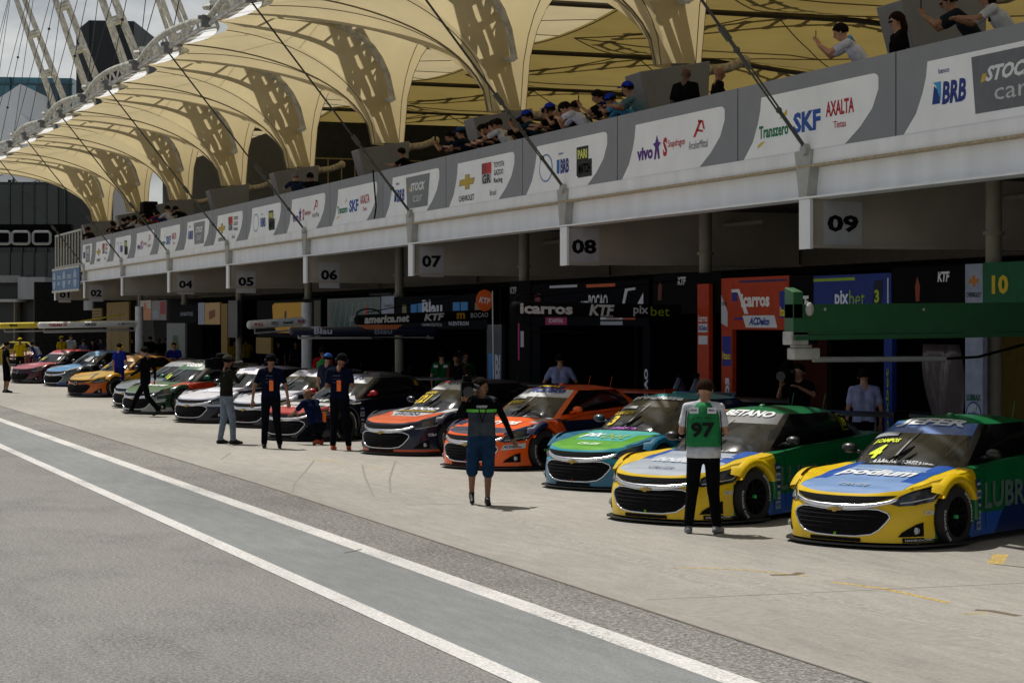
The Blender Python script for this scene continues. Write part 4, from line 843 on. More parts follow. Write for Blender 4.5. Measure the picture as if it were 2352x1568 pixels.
def race_car(nose, alpha, label, body, hood, roof, strip, texts, pillar='#0d0e10', mirror='#111214', lower=None, hood_back=None, kind='bowtie', chrome=True, det=2, toy=False, wing='#17181a', fog=True):
    """nose = ground point of the front right corner; alpha = bearing of the car's tail from the pit direction"""
    fw = Vector((-math.sin(alpha), -math.cos(alpha), 0)); lf = Vector((math.cos(alpha), -math.sin(alpha), 0)); pos = Vector((nose.x, nose.y, 0)) - fw * 2.02 + lf * .735
    t = empty('race_car', pos, math.atan2(fw.y, fw.x), label=label, cat='racing car', group='racing cars parked at an angle along the pits')
    key = label
    mb = livery(key + ' body', *body); mh = livery(key + ' hood', hood[0], hood[1] + [(body[0], [(0, 1, 0, .665)])]); mr = livery(key + ' roof', *roof); ms = livery(key + ' strip', *strip); mp = mat('pillar ' + pillar, pillar, .3, coat=.5)
    bo = child(CARM['body_shell'], 'body_shell', mb, t); ho = child(CARM['hood'], 'hood', mh, t); ro = child(CARM['roof'], 'roof', mr, t)
    ws = child(CARM['windscreen'], 'windscreen', M_GLASS, t); su = child(CARM['strip'], 'sun_strip', ms, t); child(CARM['pillar'], 'pillars', mp, t); sw = child(CARM['side_window'], 'side_window', M_SGL, t); child(CARM['rear_window'], 'rear_window', M_SGL, t)
    # nose
    g = shape('F', GRF, M_GRILL, t, 'grille', .006)
    b = MB()
    for z in (.19, .235, .28, .325, .37, .41):
        P = []; w = interp([(.5, .3), (.41, .50), (.37, .555), (.325, .53), (.28, .50), (.235, .46), (.19, .36)][0:], z)
        for k in range(13):
            h, nn, i, d = CBVH.ray_cast(Vector((4, -w + 2 * w * k / 12, z)), Vector((-1, 0, 0)))
            if h: P.append(h + Vector((.012, 0, 0)))
        b.tube(P, .006, 4)
    b.build('grille_slats', mat('grille mesh', (.010, .010, .011), .9, spec=.1), g)
    outline_tube('F', GRF, .0105, M_CHROME, g, 'grille_surround') if not toy else None
    shape('F', UGF, M_GRILL, t, 'upper_grille', .007)
    if chrome:
        P, RR = [], []
        for k in range(-16, 17):
            y = k / 16 * .655; z = interp([(.66, .560), (.55, .510), (.40, .478), (.2, .462), (0, .456)], abs(y)); h, nn, i, d = CBVH.ray_cast(Vector((4, y, z)), Vector((-1, 0, 0))); P.append(h); RR.append(.036 - .014 * abs(y) / .6 - (.012 if abs(y) > .62 else 0))
        b = MB(); b.tube(P, RR, 10); b.build('chrome_bar', M_CHROME, t, smooth=True)
        wl = [(-.035, .60), (-.015, .60), (-.10, .02), (-.12, .02)]; shape('W', wl, ink('#8d9196'), ws, 'pale_line', .01)  # pale diagonal line laid across the glass
    # flared arches
    for wx in (WXF, WXR):
        for s in (1, -1):
            rows = []
            for k in range(25):
                a = R(36 + 152 * k / 24) if wx > 0 else R(-8 + 196 * k / 24); row = []
                for rr, yy in ((.365, .86), (.368, .965), (.385, .995), (.425, .992), (.455, .975), (.50, None)):
                    x, z = wx + rr * math.cos(a), WR + rr * math.sin(a)
                    if yy is None:
                        h, nn, i, d = CBVH.ray_cast(Vector((x, 3, max(.1, z))), Vector((0, -1, 0))); yy = min(.965, (h.y if h else .93)) - .004
                        if h is None or h.y < .7: yy = .90; x, z = wx + .47 * math.cos(a), WR + .47 * math.sin(a)
                    row.append((x, s * yy, max(.09, z)))
                rows.append(row)
            b = MB(); b.grid(rows if s > 0 else rows[::-1]); b.build('wheel_arch', mb, t, smooth=True)
    if kind == 'bowtie':
        bt = [(-.085, .437), (-.025, .437), (-.025, .452), (.025, .452), (.03, .437), (.085, .437), (.07, .410), (.022, .410), (.022, .396), (-.028, .396), (-.028, .410), (-.095, .410)]
        shape('F', bt, mat('gold emblem', (.42, .28, .07), .35, metal=.6), t, 'emblem', .028)
    else:
        for rr, mm, of in ((.055, M_CHROME, .026), (.042, M_GRILL, .030)): shape('F', [(rr * 1.3 * math.cos(i * PI / 8), .46 + rr * math.sin(i * PI / 8)) for i in range(16)], mm, t, 'emblem', of)
    for x_ in (.62, -.52):
        shape('L', [(-x_ - .004, .16), (-x_ + .004, .16), (-x_ + .004, .84), (-x_ - .004, .84)], M_BLACK, bo, 'door_seam', .005)
    for o in shape('F', HLP, M_LAMPD, t, 'headlight', .008, both=True): pass
    for s in (1, -1):
        hl = [(s * x, z) for x, z in [(.63, .515), (.70, .585), (.82, .645), (.875, .645), (.865, .57), (.77, .52)]]; hl = hl if s > 0 else hl[::-1]
        shape('F', hl, M_LAMP if s < 0 else mat('headlight lens', (.05, .055, .06), .12, coat=1., var=.5, scale=18), t, 'headlight_lens', .012)  # one lens pale, the other dark: light on the glass put into colour
        dr = [(s * x, z) for x, z in [(.665, .50), (.76, .515), (.875, .555), (.895, .61), (.885, .612), (.865, .565), (.755, .527), (.665, .512)]]; dr = dr if s > 0 else dr[::-1]
        shape('F', dr, mat('daylight strip', (.45, .46, .48), .2, metal=.4), t, 'light_strip', .016)
    if fog:
        shape('F', FOG, M_GRILL, t, 'fog_recess', .007, both=True)
        for s in (1, -1):
            h, nn, i, d = CBVH.ray_cast(Vector((4, s * .80, .215)), Vector((-1, 0, 0)))
            if h: b = MB(); b.tube([h + Vector((-.01, 0, 0)), h + Vector((.025, 0, 0))], .038, 12); b.ball(h + Vector((.022, 0, 0)), (.012, .03, .03), 8, 6); b.build('fog_lamp', M_LAMP, t, smooth=40)
    shape('F', [(-.34, .09), (.30, .09), (.30, .13), (-.34, .13)], M_GRILL, t, 'brake_duct', .008)
    ou = []
    for p in OUT:
        if p.x > .95: ou.append((p.x + .095 + .05 * max(0, (p.x - 1.4)), p.y + (.11 if p.x < 2.0 else .06 * p.y / .6)))
    b = MB(); pl = [(x, y, .045) for x, y in ou] + [(x, -y, .045) for x, y in ou[::-1][:-1]]; b.prism(pl, (0, 0, .018)); b.build('splitter', M_CARB, t)
    b = MB(); b.prism([(x, y, .062) for x, y in [(1.9, -.8), (2.0, -.5), (2.1, 0), (2.0, .5), (1.9, .8), (-2.1, .8), (-2.1, -.8)]], (0, 0, .06)); b.build('floor', M_CARB, t)
    # wheels
    for x in (WXF, WXR):
        for s in (1, -1):
            w = empty('wheel', (x, s * .835, WR)); w.parent = t; w.rotation_euler = (0, 0, 0 if s > 0 else PI)
            for mm, nm in ((WT, 'tyre'), (WRM, 'rim'), (WH, 'hub_nut'), (WL, 'lettering')): add_part(mm, w, nm)
    # mirrors, wiper, aerial, wing
    mm = mat('mirror ' + mirror, mirror, .4, coat=.2)
    for s in (1, -1):
        b = MB(); b.ball((.52, s * .945, .975), (.075, .098, .062), 14, 10); b.tube([(.50, s * .76, .92), (.50, s * .90, .95)], .022, 8); b.build('mirror', mm, t, smooth=True)
    P0 = [(.97, .10, .90), (.80, -.02, 1.0), (.72, -.02, 1.06)]; b = MB()
    for dy in (0, .05): b.tube([(1.03, -.05 + dy, .885), (.86, .06 + dy * .4, 1.0), (.83, .08 + dy * .3, 1.03)], .009, 5)
    b.tube([(1.04, -.10, .89), (.80, .10, 1.045)], .012, 5); b.build('wiper', M_BLACK, t)
    b = MB(); b.ball((-.18, 0, 1.365), (.05, .05, .028), 10, 6); b.tube([(-.18, 0, 1.36), (-.20, 0, 1.40)], .006, 5); b.tube([(-1.2, .25, 1.25), (-1.28, .25, 1.50)], .005, 4); b.tube([(-1.2, -.25, 1.25), (-1.28, -.25, 1.50)], .005, 4); b.build('aerial', mat('aerial ' + roof[0], roof[0], .4), t, smooth=40)
    wm = mat('wing ' + wing, wing, .35, coat=.5); b = MB(); b.prism([(-2.15, -.80, 1.17), (-2.15, .80, 1.17), (-2.40, .80, 1.20), (-2.40, -.80, 1.20)], (0, 0, .035))
    for s in (1, -1): b.box(-2.47, -2.08, s * .81 - .008, s * .81 + .008, 1.08, 1.26); b.tube([(-2.2, s * .45, .95), (-2.26, s * .45, 1.18)], .02, 6)
    b.build('rear_wing', wm, t)
    b = MB(); b.box(2.285, 2.32, -.02, .02, .155, .16); b.tube([(2.30, -.02, .215), (2.325, 0, .15), (2.30, .02, .215)], .007, 5); b.build('tow_strap', M_RED if det < 3 else mat('strap green', (.35, .75, .05), .6), t)
    # printed matter
    for e in texts:
        vw, s, c, w, h, col = e[:6]; kw = e[6] if len(e) > 6 else {}
        if vw in 'SW':
            tf = (lambda y: .745 + (y - .375) * 1.5) if vw == 'S' else (lambda y: y * 1.85)
            if isinstance(s, (list, tuple)): s = [(x, tf(y)) for x, y in s]
            else: c = (c[0], tf(c[1])); h *= 1.55 if vw == 'S' else 1.85; w *= 1 if vw == 'S' else 1.18
        if vw == 'T' and not isinstance(s, (list, tuple)): h *= 1.5; w *= 1.12
        par = {'S': su, 'W': ws, 'T': ho, 'F': bo, 'L': bo, 'Z': ro, 'G': sw}[vw]; vv = {'S': 'W', 'Z': 'T', 'G': 'L'}.get(vw, vw)
        if isinstance(s, (list, tuple)): shape(vv, s, ink(col), par, 'printed_field', kw.get('off', .008))
        else: ctext(vv, s, c, w, h, ink(col), par, **kw)
    return t
def rc(x, y, w, h): return [(x - w / 2, y - h / 2), (x + w / 2, y - h / 2), (x + w / 2, y + h / 2), (x - w / 2, y + h / 2)]
STK = []
def stack(x=-.80, z0=.62, items=()):
    o = []
    for i, (s, bg_, fg) in enumerate(items): o += [('L', rc(x, z0 - i * .115, .15, .095), 0, 0, 0, bg_), ('L', s, (x, z0 - i * .115), .12, .045, fg, {'off': .012})]
    return o
G = '#0b6b3a'; Yc = '#e8c206'; BLU = '#1f56b0'
def ng_body(): return (Yc, [(G, [(-1, 0, 0, -1.72), (0, 1, 0, .62), (0, 0, -1, -.50), (0, 1.0, -.9, .43)]), (G, [(-1, 0, -.15, -.95), (0, 0, 1, .0)]), (BLU, [(-1, 0, -1.2, -1.28), (0, 0, -1, -.33)]), ('#0a2a5e', [(-1, 0, -.9, -.50), (0, 0, -1, -.6)])])
near_stack = stack(-.835, .66, [('podium', '#20406e', '#c8d2e0'), ('BRB', '#b8bcc4', '#26408c'), ('vivo', '#3a2670', '#e0dced'), ('AXALTA', '#b8bcc4', '#a8243a'), ('SKF', '#9aa6ba', '#2f55a8')])
RX = R(62)
race_car(gp(1822, 1243), RX, 'yellow and green racing car with blue hood numbered 4, nearest on the right', ng_body(), ('#7f9fd0', [('#0b0c0d', [(-1, 0, 0, -1.06)]), (BLU, [(0, 1, 0, .47), (-1, 0, 0, -1.75)]), (G, [(0, 1, 0, .655), (1, 0, 0, 1.0)])]),  # hood base paled toward silver; part of the glare is in this colour
    (G, []), ('#4a74b8', []), [('S', 'JEFER', (0, .37), .86, .115, '#dfe3e6', dict(bold=.04, shear=.2)), ('W', 'J.CAMPOS', (-.37, .20), .30, .048, '#d8e81e', dict(bold=.05, shear=.2)), ('W', '4', (-.40, .10), .15, .125, '#d8e81e', dict(bold=.08, shear=.25)), ('W', rc(-.46, .275, .36, .04), 0, 0, 0, '#8d9196'),
    ('T', 'podium', (.02, -1.46), .86, .21, '#d5d9df', dict(bold=.04, shear=.2)), ('T', 'PETROBRAS', (-.22, -1.30), .34, .035, '#b9c3d2'), ('T', 'CRUZE', (.0, -1.93), .34, .06, '#8f9aa8'), ('T', 'MACHADA SCHUTZ & HINES', (.10, -.96), .60, .03, '#c9ccd0'), ('T', 'AH', (-.30, -.96), .16, .05, '#c9ccd0', dict(shear=.3)), ('L', 'LUBRAX', (.10, .52), 1.5, .30, '#5d776a'),
    ('F', 'TMG', (.885, .635), .09, .03, '#2c2708'), ('F', rc(.80, .115, .20, .05), 0, 0, 0, '#0c0c0c'), ('F', 'HANKOOK', (.80, .115), .16, .025, '#c9c9c9', dict(off=.012)), ('F', 'CBA', (.875, .405), .07, .05, '#c9d0d6')] + [('T', rc(.30 + k * .055, -1.30 - .02 * (k % 2), .03, .02), 0, 0, 0, '#d5d9df') for k in range(5)] + near_stack, mirror='#17181a', det=3)
race_car(gp(1408, 1192), RX, 'yellow and green racing car with pale grey hood and grey strip, second from right', ng_body(), ('#aab6c6', [('#3c3f44', [(-1, 0, 0, -1.10)]), (BLU, [(0, 1, 0, .50), (-1, 0, 0, -1.55)]), (G, [(0, 1, 0, .655), (1, 0, 0, 1.0)])]),  # silvery hood base carries some painted glare
    (G, []), ('#6c6f73', []), [('S', 'BETANO', (.10, .37), .72, .085, '#e3e5e7', dict(bold=.06, shear=.2)), ('S', [(-.52, .33), (-.40, .33), (-.30, .38), (-.30, .42), (-.42, .42), (-.36, .375), (-.52, .36)], 0, 0, 0, '#e2571c'), ('W', rc(-.40, .10, .2, .1), 0, 0, 0, '#6c6f73'),
    ('T', 'nodium', (-.02, -1.56), .66, .18, '#c9d0d9', dict(bold=.04, shear=.2)), ('T', 'CRUZE', (-.05, -1.93), .34, .06, '#76808e'), ('T', 'VERDE VALE', (.0, -1.04), .60, .035, '#c9ccd0'), ('T', 'SEGURADORA', (.46, -1.35), .30, .04, '#d5d9df'), ('L', 'LUBRAX', (.0, .52), 1.5, .30, '#4f6a5c'), ('F', 'TMG', (.885, .635), .09, .03, '#2c2708'), ('F', 'CBA', (.875, .405), .07, .05, '#c9d0d6'),
    ('F', rc(.80, .115, .20, .05), 0, 0, 0, '#0c0c0c'), ('F', 'HANKOOK', (.80, .115), .16, .025, '#c9c9c9', dict(off=.012)), ('G', rc(1.0, 1.15, .17, .20), 0, 0, 0, '#9fb81e'), ('G', rc(1.0, 1.15, .15, .18), 0, 0, 0, '#0c1410', dict(off=.011)), ('G', '19', (1.0, 1.15), .10, .11, '#c8d62a', dict(bold=.05, off=.015))] + near_stack, mirror='#1a1a1c', det=3)
race_car(gp(1256, 1119), RX, 'teal and lime racing car with yellow 3 on its windscreen', ('#186a8c', [('#07101a', [(-1, 0, 0, -1.0)]), ('#2a93a8', [(1, 0, 0, 1.9), (0, 0, 1, .42)])]), ('#4fb6b4', [('#5aa82a', [(1, 0, 0, 1.72)]), ('#5aa82a', [(0, 1, 0, .44), (1, .9, 0, 1.75)]), ('#0a0d10', [(-1, 0, 0, -1.06)])]),
    ('#3f9aa0', []), ('#080a0c', []), [('S', 'prousiesse', (-.02, .38), .92, .085, '#e6e9ea', dict(bold=.04)), ('W', 'D. BAPTISTA', (-.36, .20), .32, .045, '#d6b81e', dict(bold=.05, shear=.2)), ('W', '3', (-.44, .10), .13, .12, '#d6b81e', dict(bold=.07, shear=.2)), ('W', rc(-.36, .27, .30, .035), 0, 0, 0, '#b6babc'),
    ('T', 'pix', (-.28, -1.45), .32, .22, '#dfe8e8', dict(bold=.03, shear=.2)), ('T', 'bet', (.15, -1.45), .40, .20, '#8fb04a', dict(bold=.0, shear=.2)), ('T', 'procam', (-.1, -1.0), .42, .07, '#a85ab8'), ('T', 'CRUZE', (0, -1.93), .34, .07, '#c9e0c9'), ('L', 'pro', (-1.05, .74), .22, .10, '#cfd6d8')], mirror='#123a4a')
race_car(gp(1022, 1073), RX, 'orange racing car with white sun strip and orange mirror', ('#f55f00', [('#0a1636', [(-1, 0, 0, -.86), (-1, 0, .6, -.40), (0, 0, -1, -.80)]), ('#14204a', [(1, 0, 0, 1.35), (0, 0, 1, .60), (0, 1, 0, .62)])]), ('#f55f00', [('#14204a', [(1, 0, 0, 1.80)]), ('#14204a', [(-1, 0, 0, -1.0)]), ('#b9bcc0', [(0, 1, 0, .56), (-1, 0, 0, -1.35)])]),
    ('#e0560e', []), ('#c9cdd0', []), [('S', 'ACDelco', (.04, .37), .80, .10, '#1f3f8c', dict(bold=.05, shear=.3)), ('Z', rc(0, -.12, .62, .14), 0, 0, 0, '#2a2470'), ('Z', 'Itau', (.0, -.12), .46, .11, '#e8c81e', dict(bold=.05, off=.013)), ('W', 'BUENO', (-.36, .20), .28, .05, '#d6b81e', dict(bold=.05, shear=.2)), ('W', rc(-.38, .27, .34, .04), 0, 0, 0, '#b6babc'),
    ('T', 'icarros', (.0, -1.45), .84, .20, '#e6e2de', dict(bold=.06)), ('T', 'Araldite', (.30, -.98), .30, .05, '#c9ccd0'), ('F', [(.64, .345), (.87, .385), (.87, .465), (.66, .43)], 0, 0, 0, '#c9cdd2'), ('F', 'ACDelco', (.755, .405), .18, .04, '#101a3a', dict(shear=.3, off=.012)), ('F', [(-.87, .385), (-.70, .35), (-.70, .42), (-.87, .455)], 0, 0, 0, '#c9cdd2'), ('L', 'ACDelco', (-.85, .80), .30, .05, '#1a2444', dict(shear=.3))], mirror='#f55f00', pillar='#f55f00', wing='#a83a10')
race_car(gp(835, 1041), RX, 'navy, white and orange racing car numbered 121', ('#0b1330', [('#0b1330', [(0, 0, 0, -1)]), ('#c4480e', [(1, 0, 0, 1.3), (0, 0, -1, -.13)])]), ('#c9cbce', [('#d2500e', [(1, 0, 0, 1.72)]), ('#11183a', [(-1, 0, 0, -1.42), (0, -1, 0, -.52)]), ('#d2500e', [(1, 1.2, 0, 2.06), (0, 1, 0, .34)])]),
    ('#0e142c', []), ('#c4c7cb', []), [('S', 'EVORA', (.10, .38), .50, .075, '#2a3152', dict(bold=.03)), ('S', [(-.42, .33), (-.30, .40), (-.18, .36), (-.18, .40), (-.30, .44), (-.42, .38)], 0, 0, 0, '#a8322e'), ('W', '121', (-.40, .13), .30, .13, '#d6b81e', dict(bold=.06, shear=.2)), ('W', 'R.SUZUKI', (-.36, .23), .28, .04, '#d6b81e'),
    ('T', 'BOCAO', (.0, -1.12), .60, .13, '#e3e5e8', dict(bold=.05)), ('T', 'SHOPPING DOS PISOS', (0, -1.33), .80, .06, '#d6b81e', dict(bold=.04)), ('T', 'EVORA', (.0, -1.57), .52, .13, '#20294e', dict(bold=.02)), ('F', 'CBA', (.86, .40), .07, .05, '#c9d0d6')], mirror='#10162c')
race_car(gp(612, 1009), RX, 'dark navy racing car with white sun strip and red mirrors', ('#070b1a', [('#b01c2c', [(1, 0, 0, 1.7), (0, 0, 1, .50)])]), ('#0a0d1a', [('#b01c2c', [(1, 0, 0, 1.75)]), ('#c9cbce', [(1, 0, 0, 1.4), (-1, 0, 0, -1.6)])]),
    ('#0a0e20', []), ('#c4c7cb', []), [('S', 'PHILIPS', (.06, .37), .66, .10, '#20305e', dict(bold=.04)), ('T', 'CAR', (0, -1.2), .5, .14, '#c9ccd0', dict(bold=.04)), ('F', 'PHILIPS', (.74, .32), .2, .04, '#c9ccd0'), ('L', [(-1.3, .74), (-.85, .76), (-.75, .92), (-1.0, .88)], 0, 0, 0, '#c9cbce'), ('L', 'PS', (-.95, .84), .18, .08, '#20305e', dict(off=.012)), ('G', '85', (1.0, 1.15), .12, .11, '#a8941e'), ('T', 'INARAPI', (-.2, -1.80), .5, .10, '#e0c9cc')] + near_stack, mirror='#b8101e')
SV = ('#0d1226', [('#b4b7c6', [(1, 0, 0, 1.5), (0, 0, 1, .42)])]); SH = ('#d6d8e4', [('#2c2a52', [(0, 1, 0, .54), (-1, -.6, 0, -1.70)])])
race_car(gp(532, 980), RX, 'silver racing car with navy flanks, directly behind the standing cameraman', SV, SH, ('#1a1a38', []), ('#e2e4ee', []), [('S', 'blau.com', (0, .37), .6, .08, '#8a8ea4'), ('T', 'Blau', (0, -1.4), .6, .2, '#e3e4ee', dict(bold=.05)), ('W', '11', (-.42, .12), .2, .1, '#c9cbd6')], mirror='#20233c')
race_car(gp(405, 969), RX, 'silver racing car with dark grille left of the standing cameraman', SV, SH, ('#1a1a38', []), ('#e2e4ee', []), [('S', '.com', (0, .37), .4, .08, '#8a8ea4'), ('T', 'Blau', (0, -1.4), .6, .2, '#e3e4ee', dict(bold=.05)), ('W', '30', (-.42, .12), .2, .1, '#c9cbd6')], mirror='#20233c')
race_car(gp(285, 949), RX, 'dark green racing car with red sweep and white lower bumper', ('#0d3a22', [('#9fa3a2', [(1, 0, 0, 1.5), (0, 0, -1, -.20)]), ('#b8321a', [(-1, 0, 0, -1.2), (0, 0, 1, .60), (1, 0, 0, .2), (0, 0, -1, -.84)]), ('#8f9493', [(1, 0, 0, 1.9), (0, -1, 0, -.7)])]), ('#0f5a34', [('#b8321a', [(0, 1, 0, .50), (-1, 0, 0, -1.45)])]), ('#0c4a2a', []), ('#0f5a34', []),
    [('S', 'Guide', (.10, .385), .62, .12, '#e8eaea', dict(bold=.07)), ('S', 'investimentos', (.2, .315), .40, .03, '#c9ccd0'), ('W', '8', (-.30, .10), .10, .11, '#c8d62a', dict(bold=.06)), ('W', '5', (-.46, .14), .08, .10, '#c8d62a', dict(bold=.06)), ('T', 'ipirangas', (0, -1.5), .74, .18, '#dfe3e3', dict(bold=.05, shear=.2)), ('F', [(.70, .33), (.90, .37), (.90, .43), (.70, .41)], 0, 0, 0, '#d3d6d8'), ('F', 'MAHLE', (.80, .385), .16, .035, '#141a2c', dict(off=.012))], mirror='#0d5a48')
race_car(gp(263, 936), RX, 'dark teal racing car mostly hidden behind the green one', ('#0b2a2c', [('#9fa6a8', [(1, 0, 0, 1.9), (0, 0, 1, .40)])]), ('#5c6f80', []), ('#20303c', []), ('#8a9096', []), [('T', 'BRB', (0, -1.5), .4, .14, '#c9ccd0')], mirror='#102226')
race_car(gp(158, 911), RX, 'yellow, orange and navy racing car beside the blue mechanic', ('#c05a10', [('#0c1440', [(-1, 0, 0, -1.5), (0, 0, -1, -.50)]), ('#0c1440', [(0, 0, -1, -.16)]), ('#d09a20', [(0, 0, 1, .50)])]), ('#c09a3a', [('#2c2040', [(1, -1.3, 0, 1.30), (-1, 1.3, 0, -1.48)])]), ('#c8880e', []), ('#c08a2a', []), [('S', 'TEXACO', (0, .37), .5, .08, '#3c2a5e'), ('W', '33', (-.4, .12), .2, .1, '#c8a61e')], mirror='#0c1440', kind='oval', chrome=False, toy=True, pillar='#c8880e')
race_car(gp(104, 887), RX, 'light blue and white racing car with blue splitter', ('#5f6468', [('#123a80', [(0, 0, -1, -.17)]), ('#181a1e', [(-1, 0, 0, -1.1)])]), ('#3b83bc', [('#8fb0c9', [(0, 1, 0, .52)])]), ('#2c6fb0', []), ('#4f9ac9', []), [('S', 'CIMED', (0, .37), .5, .09, '#bcd6e6'), ('T', 'BLUE', (0, -1.5), .4, .12, '#9cc4de'), ('W', rc(.25, .18, .3, .18), 0, 0, 0, '#9fa4a8')], mirror='#3a3c40')
race_car(gp(28, 880), RX, 'dark red and pink racing car, leftmost of the angled row', ('#50202c', [('#0b0c14', [(-1, 0, 0, -1.4)]), ('#0b0c14', [(0, 0, -1, -.22)])]), ('#a8485a', [('#b8101e', [(0, 1, 0, .46), (-1, 0, 0, -1.6)])]), ('#b81828', []), ('#b98a90', []), [('S', 'ELEVE', (0, .37), .6, .09, '#c8283a', dict(bold=.05)), ('T', 'ARMOS', (0, -1.5), .5, .13, '#d9b0b6'), ('W', 'A1', (-.35, .12), .24, .12, '#c8c63a')], mirror='#20141a', kind='oval', chrome=False, toy=True)
race_car(gp(20, 842), RX, 'red and cream racing car second row behind the pink one', ('#7a2a30', []), ('#c8a88a', []), ('#c02030', []), ('#c9b8b4', []), [('T', 'VOE', (0, -1.5), .5, .13, '#d9b0b6')], mirror='#20141a')
race_car(gp(-60, 838), R(96), 'bright yellow racing car side on at the left edge', ('#b8a010', []), ('#b8a010', []), ('#a8920e', []), ('#b8a010', []), [('G', '73', (.6, 1.15), .16, .12, '#8a8a1e')], mirror='#b8a010', pillar='#b8a010')
# ================================================================ people
def capsule(b, A, B, ra, rb, n=10):
    A, B = Vector(A), Vector(B); d = B - A
    if d.length < 1e-4: d = Vector((0, 0, 1e-3))
    d.normalize(); P, Q = [], []
    for k in (80, 50, 20): P.append(A - d * ra * math.sin(R(k))); Q.append(ra * math.cos(R(k)))
    for k in (20, 50, 80): P.append(B + d * rb * math.sin(R(k))); Q.append(rb * math.cos(R(k)))
    b.tube(P, Q, n)
JBASE = dict(pel=(0, 0, .95), che=(0, .0, 1.30), nek=(0, -.01, 1.50), hed=(0, .03, 1.645), shR=(.185, 0, 1.43), elR=(.25, -.03, 1.15), wrR=(.26, .06, .90), haR=(.26, .09, .80),
             shL=(-.185, 0, 1.43), elL=(-.25, -.03, 1.15), wrL=(-.26, .06, .90), haL=(-.26, .09, .80), hiR=(.095, 0, .92), knR=(.11, .02, .49), anR=(.12, -.02, .09), toR=(.14, .16, .035), hiL=(-.095, 0, .92), knL=(-.11, .02, .49), anL=(-.12, -.02, .09), toL=(-.14, .16, .035), look=(0, 1, 0))
def lean(J, deg, piv=.95):
    a = R(deg); o = dict(J)
    for k in ('che', 'nek', 'hed', 'shR', 'shL', 'elR', 'elL', 'wrR', 'wrL', 'haR', 'haL'):
        x, y, z = o[k]; z -= piv; o[k] = (x, y * math.cos(a) + z * math.sin(a), piv - y * math.sin(a) + z * math.cos(a))
    return o
SKIN = {'a': (.36, .19, .12), 'b': (.22, .11, .065), 'c': (.09, .045, .028)}
def person(pos, yaw, label, J=None, top='#16181c', bottom='#14161a', shoe='#101010', sleeve='short', legs='long', skin='a', hair='#120d0a', hs='short', cap=None, h=1.76, vox=.017, group=None, fat=1., sleevec=None, extras=(), bare=False, glasses=False, top2=None, sock=None, cat='person'):
    """yaw: bearing the person faces, 0 = along +Y (away down the pits), clockwise positive"""
    j = dict(JBASE)
    if J: j.update(J)
    V = {k: Vector(v) for k, v in j.items()}; t = empty('person', pos, -yaw, label=label, cat=cat, group=group); k = h / 1.76; t.scale = (k, k, k)
    pr = []      # (A, B, ra, rb, tag)
    def c(A, B, ra, rb, tg): pr.append((Vector(A), Vector(B), ra, rb, tg))
    sd = (V['shR'] - V['shL']).normalized(); up = (V['nek'] - V['pel']).normalized(); f = up.cross(sd); f = -f if f.dot(Vector((0, 1, 0))) < 0 and abs(f.y) > .3 else f
    hd = (V['hiR'] - V['hiL']).normalized(); F_ = fat
    c(V['shR'] - sd * .04, V['shL'] + sd * .04, .072, .072, 'top'); 
    ch = V['che']; wa = V['pel'].lerp(V['che'], .45)
    for s in (-1, 1):
        c(ch + sd * s * .08, wa + sd * s * .065 * F_ + f * (F_ - 1) * .25, .118, .112 * F_, 'top'); c(ch + sd * s * .08 , V['nek'] + sd * s * .09 - up * .09, .115, .08, 'top'); c(wa + sd * s * .065 * F_ + f * (F_ - 1) * .25, V['pel'] + sd * s * .075 + up * .02, .112 * F_, .118 * F_, 'top'); c(V['pel'] + hd * s * .07 - up * .03, V['pel'] + hd * s * .075 - up * .06, .122 * F_, .115 * F_, 'bot')
    V['hed'] = V['hed'] - up * .034; c(V['nek'] - up * .05, V['nek'].lerp(V['hed'], .55), .066, .060, 'skin')
    for s_ in (-1, 1): c(V['nek'] + sd * s_ * .04 - up * .025, V['nek'] + sd * s_ * .15 - up * .055, .045, .060, 'top')
    for s in 'RL':
        sh, el, wr, ha = V['sh' + s], V['el' + s], V['wr' + s], V['ha' + s]
        if sleeve == 'long': c(sh, el, .062, .050, 'slv'); c(el, wr, .048, .036, 'slv')
        elif sleeve == 'none': c(sh, sh.lerp(el, .15), .062, .055, 'top'); c(sh.lerp(el, .15), el, .050, .040, 'skin'); c(el, wr, .040, .026, 'skin')
        else: c(sh, sh.lerp(el, .62), .064, .062, 'slv'); c(sh.lerp(el, .5), el, .047, .040, 'skin'); c(el, wr, .040, .027, 'skin')
        hi, kn, an, to = V['hi' + s], V['kn' + s], V['an' + s], V['to' + s]
        if legs == 'long': c(hi, kn, .102 * F_, .078, 'bot'); c(kn, an + Vector((0, 0, .03)), .076, .062, 'bot')
        elif legs == 'shorts': c(hi, kn, .104 * F_, .092, 'bot'); c(kn, kn.lerp(an, .08), .090, .088, 'bot'); c(kn, kn.lerp(an, .35), .056, .056, 'skin'); c(kn.lerp(an, .35), an, .056, .036, 'skin')
        d = (to - an); d.z = 0; d.normalize(); hl = an - d * .05; hl.z = an.z - .045; c(an, hl, .045, .042, 'shoe'); c(hl, to, .042, .038, 'shoe'); c(an, to, .045, .03, 'shoe')
    H_ = V['hed']; lk = Vector(j['look']).normalized(); hu = (H_ - V['nek']).normalized(); hu = (hu + Vector((0, 0, .6))).normalized(); hr = lk.cross(hu).normalized(); lk = hu.cross(hr).normalized()
    MH = Matrix((hr, lk, hu)).transposed()
    hc = H_ + hu * .02
    c(hc - lk * .022 + hu * .022, hc - lk * .012 + hu * .026, .090, .090, 'skin'); c(hc + lk * .022 + hu * .01, hc + lk * .028 - hu * .055, .074, .052, 'skin'); c(hc + lk * .035 - hu * .08, hc + lk * .045 - hu * .082, .038, .030, 'skin')
    b = MB()
    for A, B, ra, rb, tg in pr: capsule(b, A, B, ra, rb)
